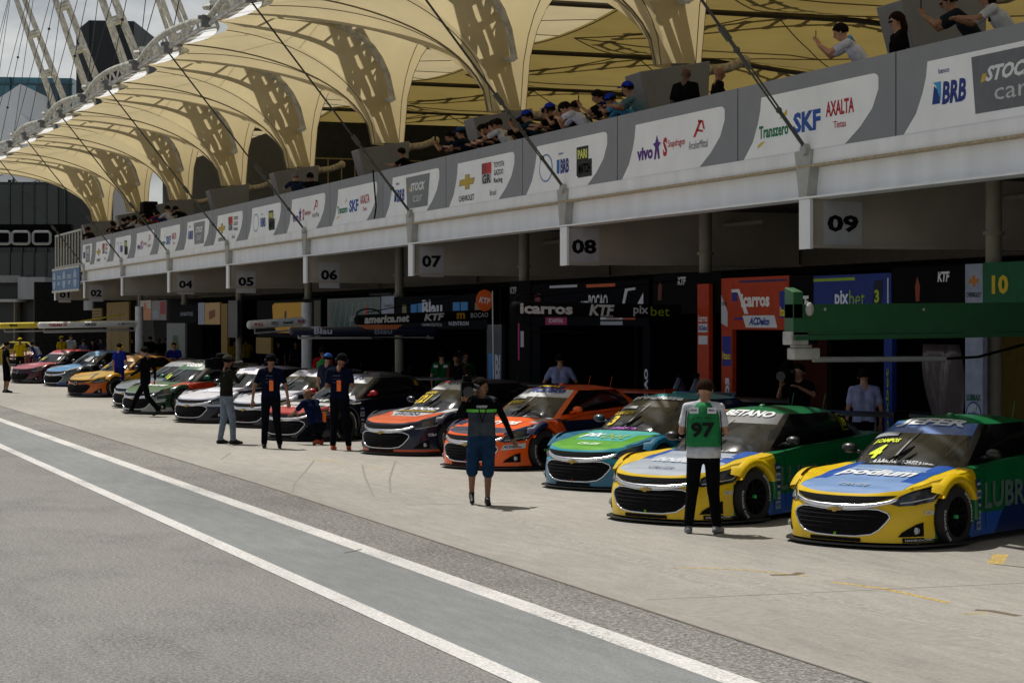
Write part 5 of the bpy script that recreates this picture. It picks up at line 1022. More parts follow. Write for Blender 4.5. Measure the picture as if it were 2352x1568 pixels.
    me = bpy.data.meshes.new('body'); me.from_pydata(b.v, [], b.f); o = bpy.data.objects.new('body', me); COL.objects.link(o)
    rm = o.modifiers.new('r', 'REMESH'); rm.mode = 'VOXEL'; rm.voxel_size = vox; sm = o.modifiers.new('s', 'SMOOTH'); sm.factor = .5; sm.iterations = 3 if vox < .02 else 2
    dg = bpy.context.evaluated_depsgraph_get(); dg.update(); m2 = bpy.data.meshes.new_from_object(o.evaluated_get(dg)); bpy.data.objects.remove(o); bpy.data.meshes.remove(me)
    import numpy as np
    tg_ = {'top': 0, 'slv': 1, 'bot': 2, 'shoe': 3, 'skin': 4}
    nv = len(m2.vertices); cov = np.empty(nv * 3); m2.vertices.foreach_get('co', cov); cov = cov.reshape(-1, 3); npoly = len(m2.polygons); cen = np.empty(npoly * 3); m2.polygons.foreach_get('center', cen); cen = cen.reshape(-1, 3)
    best = np.full(npoly, 1e9); idx = np.zeros(npoly, int)
    for A, B, ra, rb, tg in pr:
        a = np.array(A); d = np.array(B - A); l2 = max(1e-9, d @ d); q = np.clip(((cen - a) @ d) / l2, 0, 1); dist = np.linalg.norm(cen - a - q[:, None] * d, axis=1) - (ra + (rb - ra) * q)
        mk = dist < best; best[mk] = dist[mk]; idx[mk] = tg_[tg]
    # hands: palm, four fingers, thumb, added to the same body mesh
    hb = MB()
    for s in 'RL':
        wr, ha = V['wr' + s], V['ha' + s]; d = (ha - wr).normalized(); sg = 1 if s == 'R' else -1; side = d.cross(Vector((0, 0, 1)) if abs(d.z) < .8 else Vector((0, 1, 0))).normalized(); pn = side.cross(d).normalized()
        if pn.z > 0: pn = -pn
        ed = [(-.027, .070, .9), (-.009, .078, 1.), (.009, .074, .95), (.026, .060, .8)]
        for e in (-.02, 0, .02): capsule(hb, wr + side * e * .6, wr + d * .075 + side * e, .016, .014, 6)
        for e, ln, _ in ed:
            p0 = wr + d * .08 + side * e; p1 = p0 + d * ln * .5 + pn * .008; p2 = p1 + d * ln * .35 + pn * .022; hb.tube([p0, p1, p2], [.0095, .009, .0075], 6)
        q = -side * sg if True else side; p0 = wr + d * .02 + q * .028; hb.tube([p0, p0 + q * .018 + d * .03 + pn * .01, p0 + q * .02 + d * .055 + pn * .02], [.011, .010, .008], 6)
    # nose and ears belong to the head
    N_ = hc + lk * .085 - hu * .012; hb.tube([N_ + hu * .03 - lk * .012, N_ - hu * .012 + lk * .016, N_ - hu * .02 - lk * .01], [.008, .014, .012], 6)
    for s in (-1, 1): hb.ball(hc + hr * s * .088 - lk * .01 - hu * .005, (.012, .018, .030), 6, 5)
    V0 = cov.tolist(); F0 = [list(p.vertices) for p in m2.polygons]; n0 = len(V0)
    me = bpy.data.meshes.new('body'); me.from_pydata(V0 + [tuple(v) for v in hb.v], [], F0 + [[i + n0 for i in f_] for f_ in hb.f]); bpy.data.meshes.remove(m2)
    sk = mat('skin ' + skin, SKIN[skin], .55, var=.12, scale=14, spec=.35)
    for mm in (cloth(top), cloth(sleevec or top), cloth(bottom), mat('shoe ' + shoe, shoe, .6), sk): me.materials.append(mm)
    me.polygons.foreach_set('material_index', idx.tolist() + [4] * len(hb.f)); me.polygons.foreach_set('use_smooth', [True] * len(me.polygons))
    bo = bpy.data.objects.new('body', me); COL.objects.link(bo); bo.parent = t
    # eyes, mouth, hair
    b = MB()
    for s in (-1, 1): b.ball(hc + hr * s * .031 + lk * .078 + hu * .012, (.013, .010, .008), 6, 5)
    b.build('eyes', mat('eye', (.02, .015, .012), .3), t); b = MB(); b.tube([hc + lk * .082 - hu * .052 - hr * .022, hc + lk * .090 - hu * .054, hc + lk * .082 - hu * .052 + hr * .022], .0055, 5); b.build('mouth', mat('lips ' + skin, tuple(x * .6 for x in SKIN[skin]), .5), t)
    def hairshell(m, rx, ry, rz, zmin, back=.0, name='hair'):
        b = MB(); n, mth = 16, 9; rows = []
        for i in range(mth):
            th = R(4 + i * (zmin - 4) / (mth - 1)); row = []
            for q in range(n + 1):
                ph = 2 * PI * q / n; fr = max(0, math.sin(ph)); tt = th * (1 - .50 * fr) ; wv = 1 + .03 * math.sin(q * 3.1 + i * 2.3)
                v = Vector((rx * math.sin(tt) * math.cos(ph), ry * math.sin(tt) * math.sin(ph), rz * math.cos(tt))) * wv; row.append(hc + Vector((0, 0, 0)) + MH @ (v + Vector((0, -.018, .026))))
            rows.append(row)
        b.grid(rows); o = b.build(name, m, t, smooth=True); sf = o.modifiers.new('s', 'SOLIDIFY'); sf.thickness = .008; return o
    hm = mat('hair ' + hair, hair, .9, var=.4, scale=40, bump=.6, bscale=60, spec=.08)
    if hs == 'short': hairshell(hm, .095, .106, .099, 122)
    if hs == 'long':
        hairshell(hm, .104, .112, .108, 125); b = MB()
        for e in (-.06, -.03, 0, .03, .06): P = hc - lk * .075 + hr * e + hu * .02; b.tube([P, P - Vector((0, 0, .12)) - lk * .03, P - Vector((0, 0, .26)) - lk * .03, P - Vector((0, 0, .36)) - lk * .01], [.045, .05, .04, .015], 8)
        b.build('long_hair', hm, t, smooth=True)
    if cap:
        cm = cloth(cap); hairshell(cm, .100, .108, .106, 86, name='cap'); b = MB(); P = hc + hu * .052
        b.prism([P + MH @ Vector((.075 * math.cos(a), .055 + .115 * math.sin(a), 0)) for a in [R(x) for x in range(0, 181, 20)]], hu * .008); b.build('cap_peak', cm, t)
        if cap == '#1a2f9a': write('3', hc + MH @ Vector((0, .088, .080)), -(MH @ Vector((1, 0, 0))), MH @ Vector((0, -.2, 1)).normalized(), .035, .05, ink('#e6e8ee'), t, bold=.05)
    if glasses:
        b = MB(); b.tube([hc + lk * .084 + hu * .014 - hr * .055, hc + lk * .097 + hu * .014, hc + lk * .084 + hu * .014 + hr * .055], .014, 6); b.build('sunglasses', M_BLACK, t)
    for e in extras: e(t, V, hc, hr, lk, hu, MH)
    return t
def headset(col):
    def g(t, V, hc, hr, lk, hu, MH):
        m = mat('headset ' + col, col, .7, spec=.15); b = MB()
        for s in (-1, 1): b.tube([hc + hr * s * .085, hc + hr * s * .125], .042, 12)
        b.tube([hc + hr * .11 * math.cos(a) - lk * .02 * math.sin(a) + hu * (.135 * math.sin(a)) for a in [PI * i / 10 for i in range(11)]], .010, 6); b.tube([hc - hr * .10 - lk * .03, hc - lk * .11, hc + hr * .10 - lk * .03], .010, 6); b.build('headset', m, t, smooth=40)
    return g
def phone(t, V, hc, hr, lk, hu, MH):
    p = (V['haR'] + V['haL']) / 2; b = MB(); b.box(p.x - .038, p.x + .038, p.y - .0, p.y + .01, p.z - .03, p.z + .12); tag(b.build('held_phone', M_BLACK, t, bevel=.004))
def radio(t, V, hc, hr, lk, hu, MH):
    p = V['pel']; b = MB(); b.box(.0, .075, p.y - .165, p.y - .13, p.z + .13, p.z + .32); b.build('orange_tag', mat('orange tag', (.85, .16, .02), .6), t, bevel=.005)
def backprint(lines):
    def g(t, V, hc, hr, lk, hu, MH):
        for s, z, w, hh, c in lines: write(s, (0, V['che'].y - .165, z), (1, 0, 0), (0, .1, 1), w, hh, ink(c), t)
    return g
def at(px, py): return gp(px, py)
def YAW(deg): return TH + R(deg)      # bearing measured from the camera's own line of sight
# --- the man in the green vest
def vest97(t, V, hc, hr, lk, hu, MH):
    m = mat('green vest', (.015, .20, .065), .8, var=.2, scale=8, bump=.6, bscale=14, spec=.2); b = MB(); n = 24; rows = []
    for z, rx, ry in ((1.0, .207, .168), (1.06, .200, .160), (1.2, .195, .152), (1.32, .195, .150), (1.40, .175, .135), (1.46, .125, .105), (1.495, .075, .085)):
        rows.append([(rx * (abs(math.cos(a)) ** .75) * (1 if math.cos(a) > 0 else -1), ry * math.sin(a) + .005 + .01 * math.sin(5 * a + z * 9), z) for a in [2 * PI * k / n for k in range(n + 1)]])
    b.grid(rows); o = b.build('vest', m, t, smooth=True); sf = o.modifiers.new('s', 'SOLIDIFY'); sf.thickness = .008
    b2 = MB(); b2.grid([[(rx * math.cos(a), ry * math.sin(a) + .004 * math.sin(7 * a), z) for a in [2 * PI * q / n for q in range(n + 1)]] for z, rx, ry in ((.87, .198, .160), (.93, .196, .158), (1.01, .190, .150))]); h_ = b2.build('shirt_hem', cloth('#c4c8cf'), t, smooth=True); h_.modifiers.new('s', 'SOLIDIFY').thickness = .006
    k = ink('#0a0d0b'); y = -.186
    write('97', (0, y, 1.19), (1, 0, 0), (0, 0, 1), .27, .175, k, o, bold=.07); write('FOTO E VIDEO', (0, y, 1.325), (1, 0, 0), (0, 0, 1), .15, .022, k, o)
    for x, s in ((-.10, 'FOX'), (.10, 'PISTA')):
        b = MB(); b.add([(x - .05, -.168, 1.375), (x + .05, -.168, 1.375), (x + .05, -.142, 1.44), (x - .05, -.142, 1.44)], [(0, 1, 2, 3)]); b.build('white_patch', ink('#c9ccd0'), o); write(s, (x, -.158, 1.408), (1, 0, 0), (0, .35, 1), .07, .025, k, o, bold=.04)
    b = MB()
    for s in (-1, 1): b = MB(); b.tube([(s * .19, -.07, 1.40), (s * .205, -.055, 1.2), (s * .205, -.055, .95)], .006, 5); b.build('piping', k, o)

PH = dict(elR=(.25, .0, 1.16), wrR=(.17, .22, 1.17), haR=(.09, .27, 1.20), elL=(-.25, .0, 1.16), wrL=(-.15, .20, 1.17), haL=(-.07, .26, 1.20), look=(.55, 1, -.75), hed=(.02, .06, 1.64))
person(at(1616, 1226), YAW(8), 'standing man seen from behind in a green vest numbered 97 over a white T-shirt', dict(PH, knL=(-.13, .02, .49), anL=(-.17, .0, .09), toL=(-.20, .15, .035), anR=(.15, .0, .09), toR=(.20, .15, .035)), top='#c4c8cf', bottom='#0c0d10', shoe='#6a6e72', h=1.80, fat=1.06, vox=.014, hair='#2a1a10', extras=(vest97, phone))
# --- the walking cameraman
def shouldercam(flip=1, lamp=False):
    def g(t, V, hc, hr, lk, hu, MH):
        e = t; x = flip * .20; b = MB(); b.box(x - .08, x + .08, -.24, .18, 1.47, 1.70); b.box(x - .06, x + .06, -.36, -.24, 1.50, 1.68); b.box(x - .06, x + .06, -.08, .12, 1.70, 1.78)
        b.build('camera_body', M_BLACK, e, bevel=.012); b = MB(); b.tube([(x, .16, 1.57), (x, .34, 1.57)], [.045, .058], 14); b.tube([(x, .34, 1.57), (x, .40, 1.57)], [.07, .075], 14); b.build('lens', M_CARB, e, smooth=40)
        b = MB(); b.tube([(x, .08, 1.72), (x, .10, 1.78), (x, -.12, 1.78), (x, -.14, 1.72)], .013, 6); b.tube([(x - flip * .05, .1, 1.66), (x - flip * .16, .16, 1.62)], .03, 8); b.build('handle', M_CARB, e)
    return g
WALKJ = dict(elR=(.33, -.02, 1.22), wrR=(.25, .16, 1.42), haR=(.22, .20, 1.50), elL=(-.33, -.03, 1.15), wrL=(-.42, .04, .93), haL=(-.46, .08, .84), knR=(.13, .0, .50), anR=(.13, -.10, .16), toR=(.13, .03, .05), knL=(-.09, .04, .49), anL=(-.08, .03, .09), toL=(-.09, .19, .035), look=(-.85, .7, .05))
def mastershirt(t, V, hc, hr, lk, hu, MH):
    n = 20; b = MB(); b.grid([[(.215 * math.cos(a), .172 * math.sin(a) * (1.02 if math.sin(a) > 0 else 1), z) for a in [2 * PI * k / n for k in range(n + 1)]] for z in (1.285, 1.325)]); b.build('green_stripe', mat('stripe green', (.12, .50, .05), .7), t, smooth=True)
    n = 20; b = MB(); b.grid([[(rr * math.cos(a), ry * math.sin(a), z) for a in [2 * PI * k / n for k in range(n + 1)]] for rr, ry, z in ((.205, .165, 1.325), (.20, .155, 1.40), (.15, .12, 1.47))]); b.build('black_yoke', cloth('#0c0d0f'), t, smooth=True)
    write('master', (0, .172, 1.365), (-1, 0, 0), (0, -.2, 1), .15, .04, ink('#c9ccd0'), t)
    b = MB(); b.tube([(.07, .12, 1.47), (.03, .19, 1.25), (.0, .19, 1.15), (-.05, .18, 1.3), (-.07, .12, 1.47)], .008, 5); b.build('lanyard', M_BLACK, t)
person(at(1106, 1160), YAW(176), 'walking man in grey shirt with green stripe and denim shorts carrying a shoulder camera', WALKJ, top='#3d434b', sleevec='#0c0d0f', sleeve='long', bottom='#1c3450', legs='shorts', shoe='#0b0b0c', skin='b', h=1.72, vox=.014, fat=1.12, hair='#15100c', extras=(mastershirt,))
def held(name, label, cat, owner_pos, yaw, h, build):
    t = empty(name, owner_pos, -yaw, label=label, cat=cat); t.scale = (h / 1.76,) * 3; build(t, None, None, None, None, None, None); return t
c1 = at(1106, 1160); held('video_camera', 'black shoulder video camera carried by the walking man in denim shorts', 'video camera', c1, YAW(176), 1.72, shouldercam(1))
e = empty('camera_antenna', c1, -YAW(176), label='thin black antenna rig above the walking cameraman', cat='antenna'); b = MB(); b.tube([(.22, -.05, 1.70), (.30, -.02, 2.05)], .010, 6); b.tube([(.16, .1, 1.74), (.24, .1, 1.86), (.17, .1, 1.90)], .012, 6); b.ball((.30, -.02, 2.06), .018, 6, 5); b.build('rod', M_BLACK, e)
# --- cameraman in olive jacket and pale jeans
CAMJ = dict(elR=(.30, .10, 1.25), wrR=(.22, .28, 1.42), haR=(.20, .34, 1.48), elL=(-.26, .14, 1.28), wrL=(-.08, .34, 1.40), haL=(.0, .40, 1.44), look=(.1, 1, .0), anR=(.16, .08, .09), toR=(.19, .24, .035), anL=(-.13, -.08, .09), toL=(-.15, .07, .035), knR=(.13, .08, .49), knL=(-.12, -.01, .49))
CAM2 = dict(elL=(-.30, .10, 1.25), wrL=(-.22, .28, 1.42), haL=(-.20, .34, 1.48), elR=(.28, .14, 1.24), wrR=(.04, .36, 1.36), haR=(-.04, .42, 1.40), look=(-.25, 1, .0), anR=(.16, .08, .09), toR=(.19, .24, .035), anL=(-.13, -.08, .09), toL=(-.15, .07, .035), knR=(.13, .08, .49), knL=(-.12, -.01, .49))
c2 = at(520, 1020); person(c2, YAW(62), 'cameraman in dark olive jacket and pale jeans with a shoulder camera', CAM2, top='#1f201a', sleeve='long', bottom='#6f7b88', shoe='#12120f', h=1.80, vox=.016, cap='#3a3834', skin='b')
held('video_camera', 'large black shoulder camera held by the man in pale jeans', 'video camera', c2, YAW(62), 1.80, shouldercam(-1))
# --- crew in navy
NAVY = '#0c1226'
def crew(px, py, yaw, lb, J=None, **k): 
    return person(at(px, py), YAW(yaw), lb, J, **dict(dict(top=NAVY, bottom='#0a0d14', shoe='#0c0c0d', skin='b', extras=(headset('#141c34'), radio, backprint([('BOCAO', 1.36, .12, .025, '#5c6a8a'), ('GRAN VIALE', 1.30, .15, .02, '#46526e'), ('FROIT', 1.24, .13, .022, '#46526e')])), cap='#0d0f16', vox=.016), **k))
crew(622, 1030, 4, 'crewman in navy with headset and arms hanging, seen from behind', dict(elR=(.29, -.02, 1.15), wrR=(.32, .04, .90), haR=(.33, .07, .80), elL=(-.31, -.02, 1.15), wrL=(-.35, .04, .90), haL=(-.36, .07, .80), anR=(.17, -.02, .09), anL=(-.12, -.02, .09)), h=1.84)
crew(780, 1034, 14, 'crewman in navy with headset and orange shoes, seen from behind', dict(PH, anR=(.18, -.02, .09), look=(.1, 1, -.5)), h=1.86, shoe='#a83c10')
CR = dict(pel=(0, 0, .42), che=(0, .16, .72), nek=(0, .24, .90), hed=(0, .32, 1.02), shR=(.18, .22, .85), shL=(-.18, .22, .85), elR=(.22, .42, .66), wrR=(.16, .62, .62), haR=(.13, .70, .60), elL=(-.22, .42, .66), wrL=(-.16, .62, .60), haL=(-.13, .70, .58), hiR=(.10, 0, .40), hiL=(-.10, 0, .40), knR=(.20, .38, .50), anR=(.16, .10, .09), toR=(.18, .26, .035), knL=(-.14, .36, .14), anL=(-.12, -.08, .12), toL=(-.12, -.02, .04), look=(0, 1, -.5))
person(at(730, 1022), YAW(-48), 'bald crewman in navy crouching at the nose of the dark car', CR, top='#0e1a3a', bottom='#0a0d14', shoe='#a83c10', skin='b', hs='none', vox=.016, extras=(lambda t, V, hc, hr, lk, hu, MH: MB().box(.06, .13, -.10, -.07, .46, .66).build('orange_tag', mat('orange tag', (.85, .16, .02), .6), t),))
def greenvest(t, V, hc, hr, lk, hu, MH):
    n = 20; b = MB(); b.grid([[(rx * math.cos(a), ry * math.sin(a), z) for a in [R(150) + R(240) * k / n for k in range(n + 1)]] for z, rx, ry in ((.98, .20, .17), (1.2, .20, .165), (1.38, .19, .15), (1.47, .10, .10))]); o = b.build('vest', mat('bright green vest', (.02, .26, .06), .8, var=.2, bump=.5), t, smooth=True); o.modifiers.new('s', 'SOLIDIFY').thickness = .01
person(at(742, 962), YAW(-20), 'man in green vest over a red top between the two navy crewmen', top='#a01222', sleeve='long', skin='b', vox=.02, extras=(greenvest,), h=1.84)
person(at(752, 985), YAW(30), 'man in blue and white cap behind the green vest', top='#20263a', cap='#3a5fae', vox=.02, skin='a', h=1.74)
# --- walking man in black, far left man, mechanics
WJ = dict(knR=(.10, .26, .52), anR=(.10, .42, .13), toR=(.10, .58, .08), knL=(-.10, -.10, .50), anL=(-.10, -.38, .16), toL=(-.10, -.26, .05), elR=(.24, -.16, 1.18), wrR=(.24, -.16, .94), haR=(.24, -.14, .85), elL=(-.24, .08, 1.17), wrL=(-.20, .30, 1.05), haL=(-.19, .38, 1.02), look=(0, 1, -.15))
person(at(334, 956), YAW(-78), 'man all in black striding left in front of the green car', WJ, top='#0b0c0f', sleeve='long', bottom='#0a0c12', shoe='#0a0a0b', h=1.82, vox=.017, skin='a')
person(at(14, 902), YAW(60), 'man in long black top and bare calves at the left edge', dict(knR=(.10, .06, .49)), top='#08080a', sleeve='short', bottom='#08080a', legs='shorts', shoe='#0a0a0b', h=1.80, vox=.02, skin='b')
person(at(274, 912), YAW(30), 'mechanic in bright blue overalls with yellow ear defenders beside the yellow car', dict(elR=(.26, .05, 1.15), wrR=(.22, .22, .98), haR=(.21, .28, .92)), top='#16267a', bottom='#111c5c', shoe='#0b0b0c', h=1.78, vox=.018, cap='#14161c', extras=(headset('#b8a010'),))
person(at(400, 905), YAW(180), 'mechanic in blue facing the camera with yellow ear defenders', dict(elR=(.25, .10, 1.18), wrR=(.05, .22, 1.22), haR=(-.02, .24, 1.22), elL=(-.25, .10, 1.18), wrL=(-.05, .24, 1.15), haL=(.02, .25, 1.15)), top='#161f6a', bottom='#111c5c', h=1.78, vox=.02, extras=(headset('#b8a010'),))
person(at(46, 868), YAW(-15), 'yellow shirted mechanic beside the yellow car', top='#b8a010', bottom='#15150f', vox=.022, cap='#b8a010', h=1.78, skin='b')
person(at(92, 866), YAW(-60), 'mechanic in grey and blue leaning over the pink car', lean(dict(JBASE, elR=(.25, .25, 1.25), wrR=(.22, .4, 1.1), haR=(.2, .45, 1.05)), 42), top='#5c6470', bottom='#16267a', sleevec='#16267a', sleeve='long', cap='#101216', vox=.022, extras=(headset('#c9c9c9'),))
rp = random.Random(11)
crowd = [(142, 858, -40, '#b8a010', 'in yellow leaning near the white gantry', '#b8a010'), (163, 852, 170, '#7a808a', 'in pale grey at the back of the red car', None), (192, 866, 20, '#3a4668', 'in slate blue seen from behind the light blue car', '#3a3c44'), (213, 862, 10, '#0f1016', 'in black between the blue mechanics', None), (232, 858, 175, '#2e2f3a', 'in dark grey behind the yellow car', None), (247, 856, 0, '#0e2a20', 'in dark green behind the yellow car', '#16181c'), (290, 862, 5, '#0b0c10', 'in black T-shirt behind the walking man', None), (305, 858, 180, '#0f1a38', 'in navy right of the walking man', '#0f1016'), (325, 856, 30, '#14241c', 'in bottle green facing away', None), (345, 856, -30, '#101116', 'in charcoal by the grey poster', None), (365, 862, 150, '#0c2c20', 'in green overalls with white cap', '#a8acb0'), (383, 858, 0, '#12131c', 'in black left of the blue mechanic', None), (425, 858, 160, '#101114', 'in black right of the blue mechanic', '#14161a'), (540, 880, 150, '#a88f10', 'in yellow behind the cameraman', None), (566, 876, 0, '#a88f10', 'in yellow facing away behind the cameraman', None), (598, 876, 30, '#14205a', 'in royal blue by the dark boom', None), (640, 880, 170, '#10131c', 'in black behind the navy crewman', '#2a4a1c'), (680, 885, 175, '#1c2030', 'bald, in slate grey right of the navy crewman', None), (842, 890, 170, '#101830', 'in navy behind the dark car roof', None), (865, 888, 190, '#3a1410', 'in rust brown behind the dark car roof', None), (900, 890, 20, '#0e1426', 'in midnight blue with raised arm pose', '#0e1426')]
for x, y, yw, c, w, cp_ in crowd:
    jj = dict(elR=(.25, rp.uniform(-.05, .15), 1.17), wrR=(rp.uniform(.1, .28), rp.uniform(.05, .3), rp.uniform(.95, 1.25))); jj['haR'] = (jj['wrR'][0] - .02, jj['wrR'][1] + .07, jj['wrR'][2] + .02)
    if rp.random() < .5: jj.update(elL=(-.25, .10, 1.18), wrL=(-.08, .26, 1.15), haL=(.0, .28, 1.16))
    person(at(x, y), YAW(yw), 'crew member ' + w, jj, top=c, bottom='#0c0d12', sleeve=rp.choice(['short', 'long']), skin=rp.choice('aab'), hs='none' if 'bald' in w else 'short', cap=cp_, h=rp.uniform(1.70, 1.84), vox=.026, group='crew working behind the row of cars')
person(Vector((16.3, onY and yx(1287, 16.3), 0)), YAW(5), 'crewman in white shirt with red cuffs standing in the dark garage, seen from behind', dict(elR=(.33, .0, 1.18), wrR=(.28, .10, .98), elL=(-.33, .0, 1.18), wrL=(-.28, .10, .98), haR=(.2, .12, .96), haL=(-.2, .12, .96)), top='#8d92b8', sleeve='short', bottom='#0b0c10', cap='#101216', vox=.018, h=1.8)
person(Vector((16.2, yx(1985, 16.2), 0)), YAW(0), 'crewman in pale shirt inside the blue framed garage', top='#8d92b8', bottom='#0b0c10', vox=.018, h=1.76)
person(Vector((16.0, yx(1835, 16.0), 0)), YAW(200), 'bearded cameraman in black at the end of the green boom', CAMJ, top='#0a0b0d', bottom='#0a0b0d', vox=.016, h=1.80, skin='a', sleeve='short')
held('video_camera', 'black shoulder camera of the bearded man below the green boom', 'video camera', Vector((16.0, yx(1835, 16.0), 0)), YAW(200), 1.80, shouldercam(1))
person(Vector((16.2, yx(1015, 16.2), 0)), YAW(10), 'marshal in green shirt with white patches, seen from behind', top='#0c4a24', bottom='#0b0c10', vox=.02, h=1.76, skin='a', extras=(lambda t, V, hc, hr, lk, hu, MH: [MB().add([(x - .05, -.155, 1.37), (x + .05, -.155, 1.37), (x + .05, -.14, 1.43), (x - .05, -.14, 1.43)], [(0, 1, 2, 3)]).build('white_patch', ink('#c9ccd0'), t) for x in (-.12, .12)],))
person(Vector((16.0, yx(1068, 16.0), 0)), YAW(160), 'man in dark green with number bib beside the marshal', top='#0c3a20', bottom='#0b0c10', vox=.02, h=1.80, skin='b')
person(Vector((15.8, yx(1050, 15.8), 0)), YAW(200), 'man in brown sleeves and black vest beside the marshal', top='#0d0d0f', sleevec='#4a2a1c', bottom='#0b0c10', vox=.02, h=1.74, skin='b')
# ================================================================ spectators on the balcony
DZ = 5.03; SXp = FX + .42
def spect(px, label, pose='rail', yaw=-62, **k):
    y = yx(px, SXp); top_z = 6.13 - DZ
    if pose == 'rail': j = dict(pel=(0, -.20, .95), che=(0, .02, 1.26), nek=(0, .16, 1.42), hed=(0, .23, 1.57), shR=(.19, .12, 1.39), shL=(-.19, .12, 1.37), elR=(.27, .32, 1.24), wrR=(.12, .52, 1.28), haR=(.04, .56, 1.29), elL=(-.27, .32, 1.24), wrL=(-.10, .54, 1.28), haL=(-.02, .58, 1.29), look=(0, 1, -.55))
    elif pose == 'phone': j = dict(pel=(0, -.22, .95), che=(0, .0, 1.26), nek=(0, .13, 1.43), hed=(0, .22, 1.55), shR=(.19, .10, 1.38), shL=(-.19, .10, 1.38), elR=(.25, .34, 1.25), wrR=(.10, .50, 1.38), haR=(.05, .53, 1.46), elL=(-.25, .34, 1.25), wrL=(-.10, .50, 1.38), haL=(-.04, .53, 1.46), look=(0, 1, -.75))
    elif pose == 'over': j = dict(pel=(0, -.12, .95), che=(0, .16, 1.24), nek=(0, .33, 1.36), hed=(0, .44, 1.43), shR=(.19, .28, 1.32), shL=(-.19, .28, 1.32), elR=(.28, .52, 1.10), wrR=(.14, .60, 1.28), haR=(.08, .63, 1.36), elL=(-.26, .48, 1.22), wrL=(-.10, .58, 1.27), haL=(-.02, .60, 1.28), look=(0, 1, -.8))
    else: j = {}
    j['hiR'] = (.095, (j.get('pel', (0, 0, 0))[1]), .92); j['hiL'] = (-.095, j.get('pel', (0, 0, 0))[1], .92)
    k.setdefault('vox', .02 if px > 1000 else .026); k.setdefault('h', 1.83)
    ex = k.pop('extras', ()); 
    if pose == 'phone': ex = tuple(ex) + (phone,)
    person(Vector((SXp + k.pop('dx', 0), y, DZ)), YAW(yaw) if pose != 'back' else YAW(k.pop('byaw', 40)), 'spectator ' + label, j, group='spectators on the balcony', extras=ex, **k)
spect(2218, 'in sunglasses and grey T-shirt reading a phone, near the right edge', 'phone', yaw=-75, top='#1c2128', skin='b', glasses=True, h=1.92)
spect(2300, 'with long black hair and white T-shirt leaning at the right edge', 'rail', yaw=-85, top='#a8acb4', skin='b', hs='long', h=1.86)
spect(1965, 'in white T-shirt with light blue shoulders looking at a phone', 'phone', yaw=-80, top='#b4b9cc', skin='a', h=1.88, extras=(lambda t, V, hc, hr, lk, hu, MH: MB().tube([V['shL'] + Vector((.05, -.02, .085)), V['nek'] + Vector((0, -.10, -.02)), V['shR'] + Vector((-.05, -.02, .085))], .03, 8).build('shoulder_strap', cloth('#4a86b0'), t),))
spect(2050, 'with long brown hair and black top turned away', 'back', byaw=-100, top='#08080a', hs='long', hair='#1c0f0a', glasses=True, h=1.80, dx=.1)
spect(1556, 'big man in black seen from behind at the pedestal', 'back', byaw=35, top='#0a0b0d', fat=1.2, skin='c', hs='none', h=1.86, dx=.15)
spect(1612, 'bald man with reddish face beside the big man in black', 'back', byaw=80, top='#0d0b0b', hs='none', skin='b', h=1.76, dx=.3)
spect(1536, 'short figure half hidden left of the big man in black', 'back', byaw=0, top='#0d0b0b', skin='b', h=1.62, dx=.4)
spect(1468, 'in blue camouflage shirt and blue cap', 'rail', yaw=-80, top='#4a6470', skin='b', cap='#1a2f9a', h=1.84)
spect(1440, 'in pale blue shirt and blue cap bending low', 'over', yaw=-78, top='#3f7fb0', skin='b', cap='#1a2f9a', dx=.15)
spect(1398, 'in black T-shirt filming with a phone', 'phone', yaw=-80, top='#0a0a0c', skin='b', h=1.86)
spect(1352, 'in white T-shirt reaching far over the parapet', 'over', yaw=-78, top='#b4b9cc', skin='a', h=1.86)
spect(1322, 'in black hiding behind the white T-shirt', 'phone', yaw=-60, top='#0a0a0c', skin='b', dx=.2)
spect(1286, 'in black T-shirt and blue cap looking down', 'rail', yaw=-70, top='#0a0a0c', skin='b', cap='#1a2f9a')
spect(1256, 'in black with curly hair left of a blue cap', 'rail', yaw=-65, top='#0a0a0c', skin='b', dx=.2)
spect(1232, 'in teal scarf and blue cap holding a phone', 'phone', yaw=-70, top='#0c2a34', skin='b', cap='#1a2f9a')
spect(1195, 'standing tall in blue shirt and blue cap', 'back', byaw=-70, top='#142a7a', skin='b', cap='#1a2f9a', h=1.80, dx=.2)
spect(1162, 'in white T-shirt holding a phone', 'phone', yaw=-60, top='#a8acb8', skin='b')
spect(1142, 'resting the chin on a hand', 'rail', yaw=-60, top='#0c0c10', skin='a', dx=.1)
spect(1120, 'in dark glasses and black top', 'rail', yaw=-60, top='#0c0c10', skin='a', glasses=True, dx=.2)
spect(1102, 'with long hair in black among the group', 'rail', yaw=-60, top='#0c0c10', skin='b', hs='long', dx=.25)
spect(1078, 'with blue sunglasses pushed up on the cap', 'rail', yaw=-70, top='#101828', skin='b', cap='#1c3c6a')
spect(1066, 'in grey hood between the caps', 'over', yaw=-60, top='#1a1c20', skin='b', dx=.3)
spect(1092, 'in maroon top behind the long haired one', 'rail', yaw=-55, top='#2c0f14', skin='c', dx=.45)
spect(1134, 'tall one in charcoal at the back of the group', 'back', byaw=-50, top='#121317', skin='b', dx=.6)
spect(1215, 'in black right of the tall blue shirt', 'over', yaw=-60, top='#0a0a0c', skin='b', dx=.1)
spect(1272, 'in dark olive behind the blue caps', 'rail', yaw=-60, top='#14160e', skin='b', dx=.4)
spect(1306, 'in brown top right of the low blue cap', 'phone', yaw=-65, top='#2a1c14', skin='b', dx=.1)
spect(1372, 'with short hair behind the white T-shirt', 'rail', yaw=-65, top='#0d0e12', skin='c', dx=.4)
spect(1052, 'leftmost of the group, phone over the rail', 'phone', yaw=-70, top='#0e1a28', skin='b')
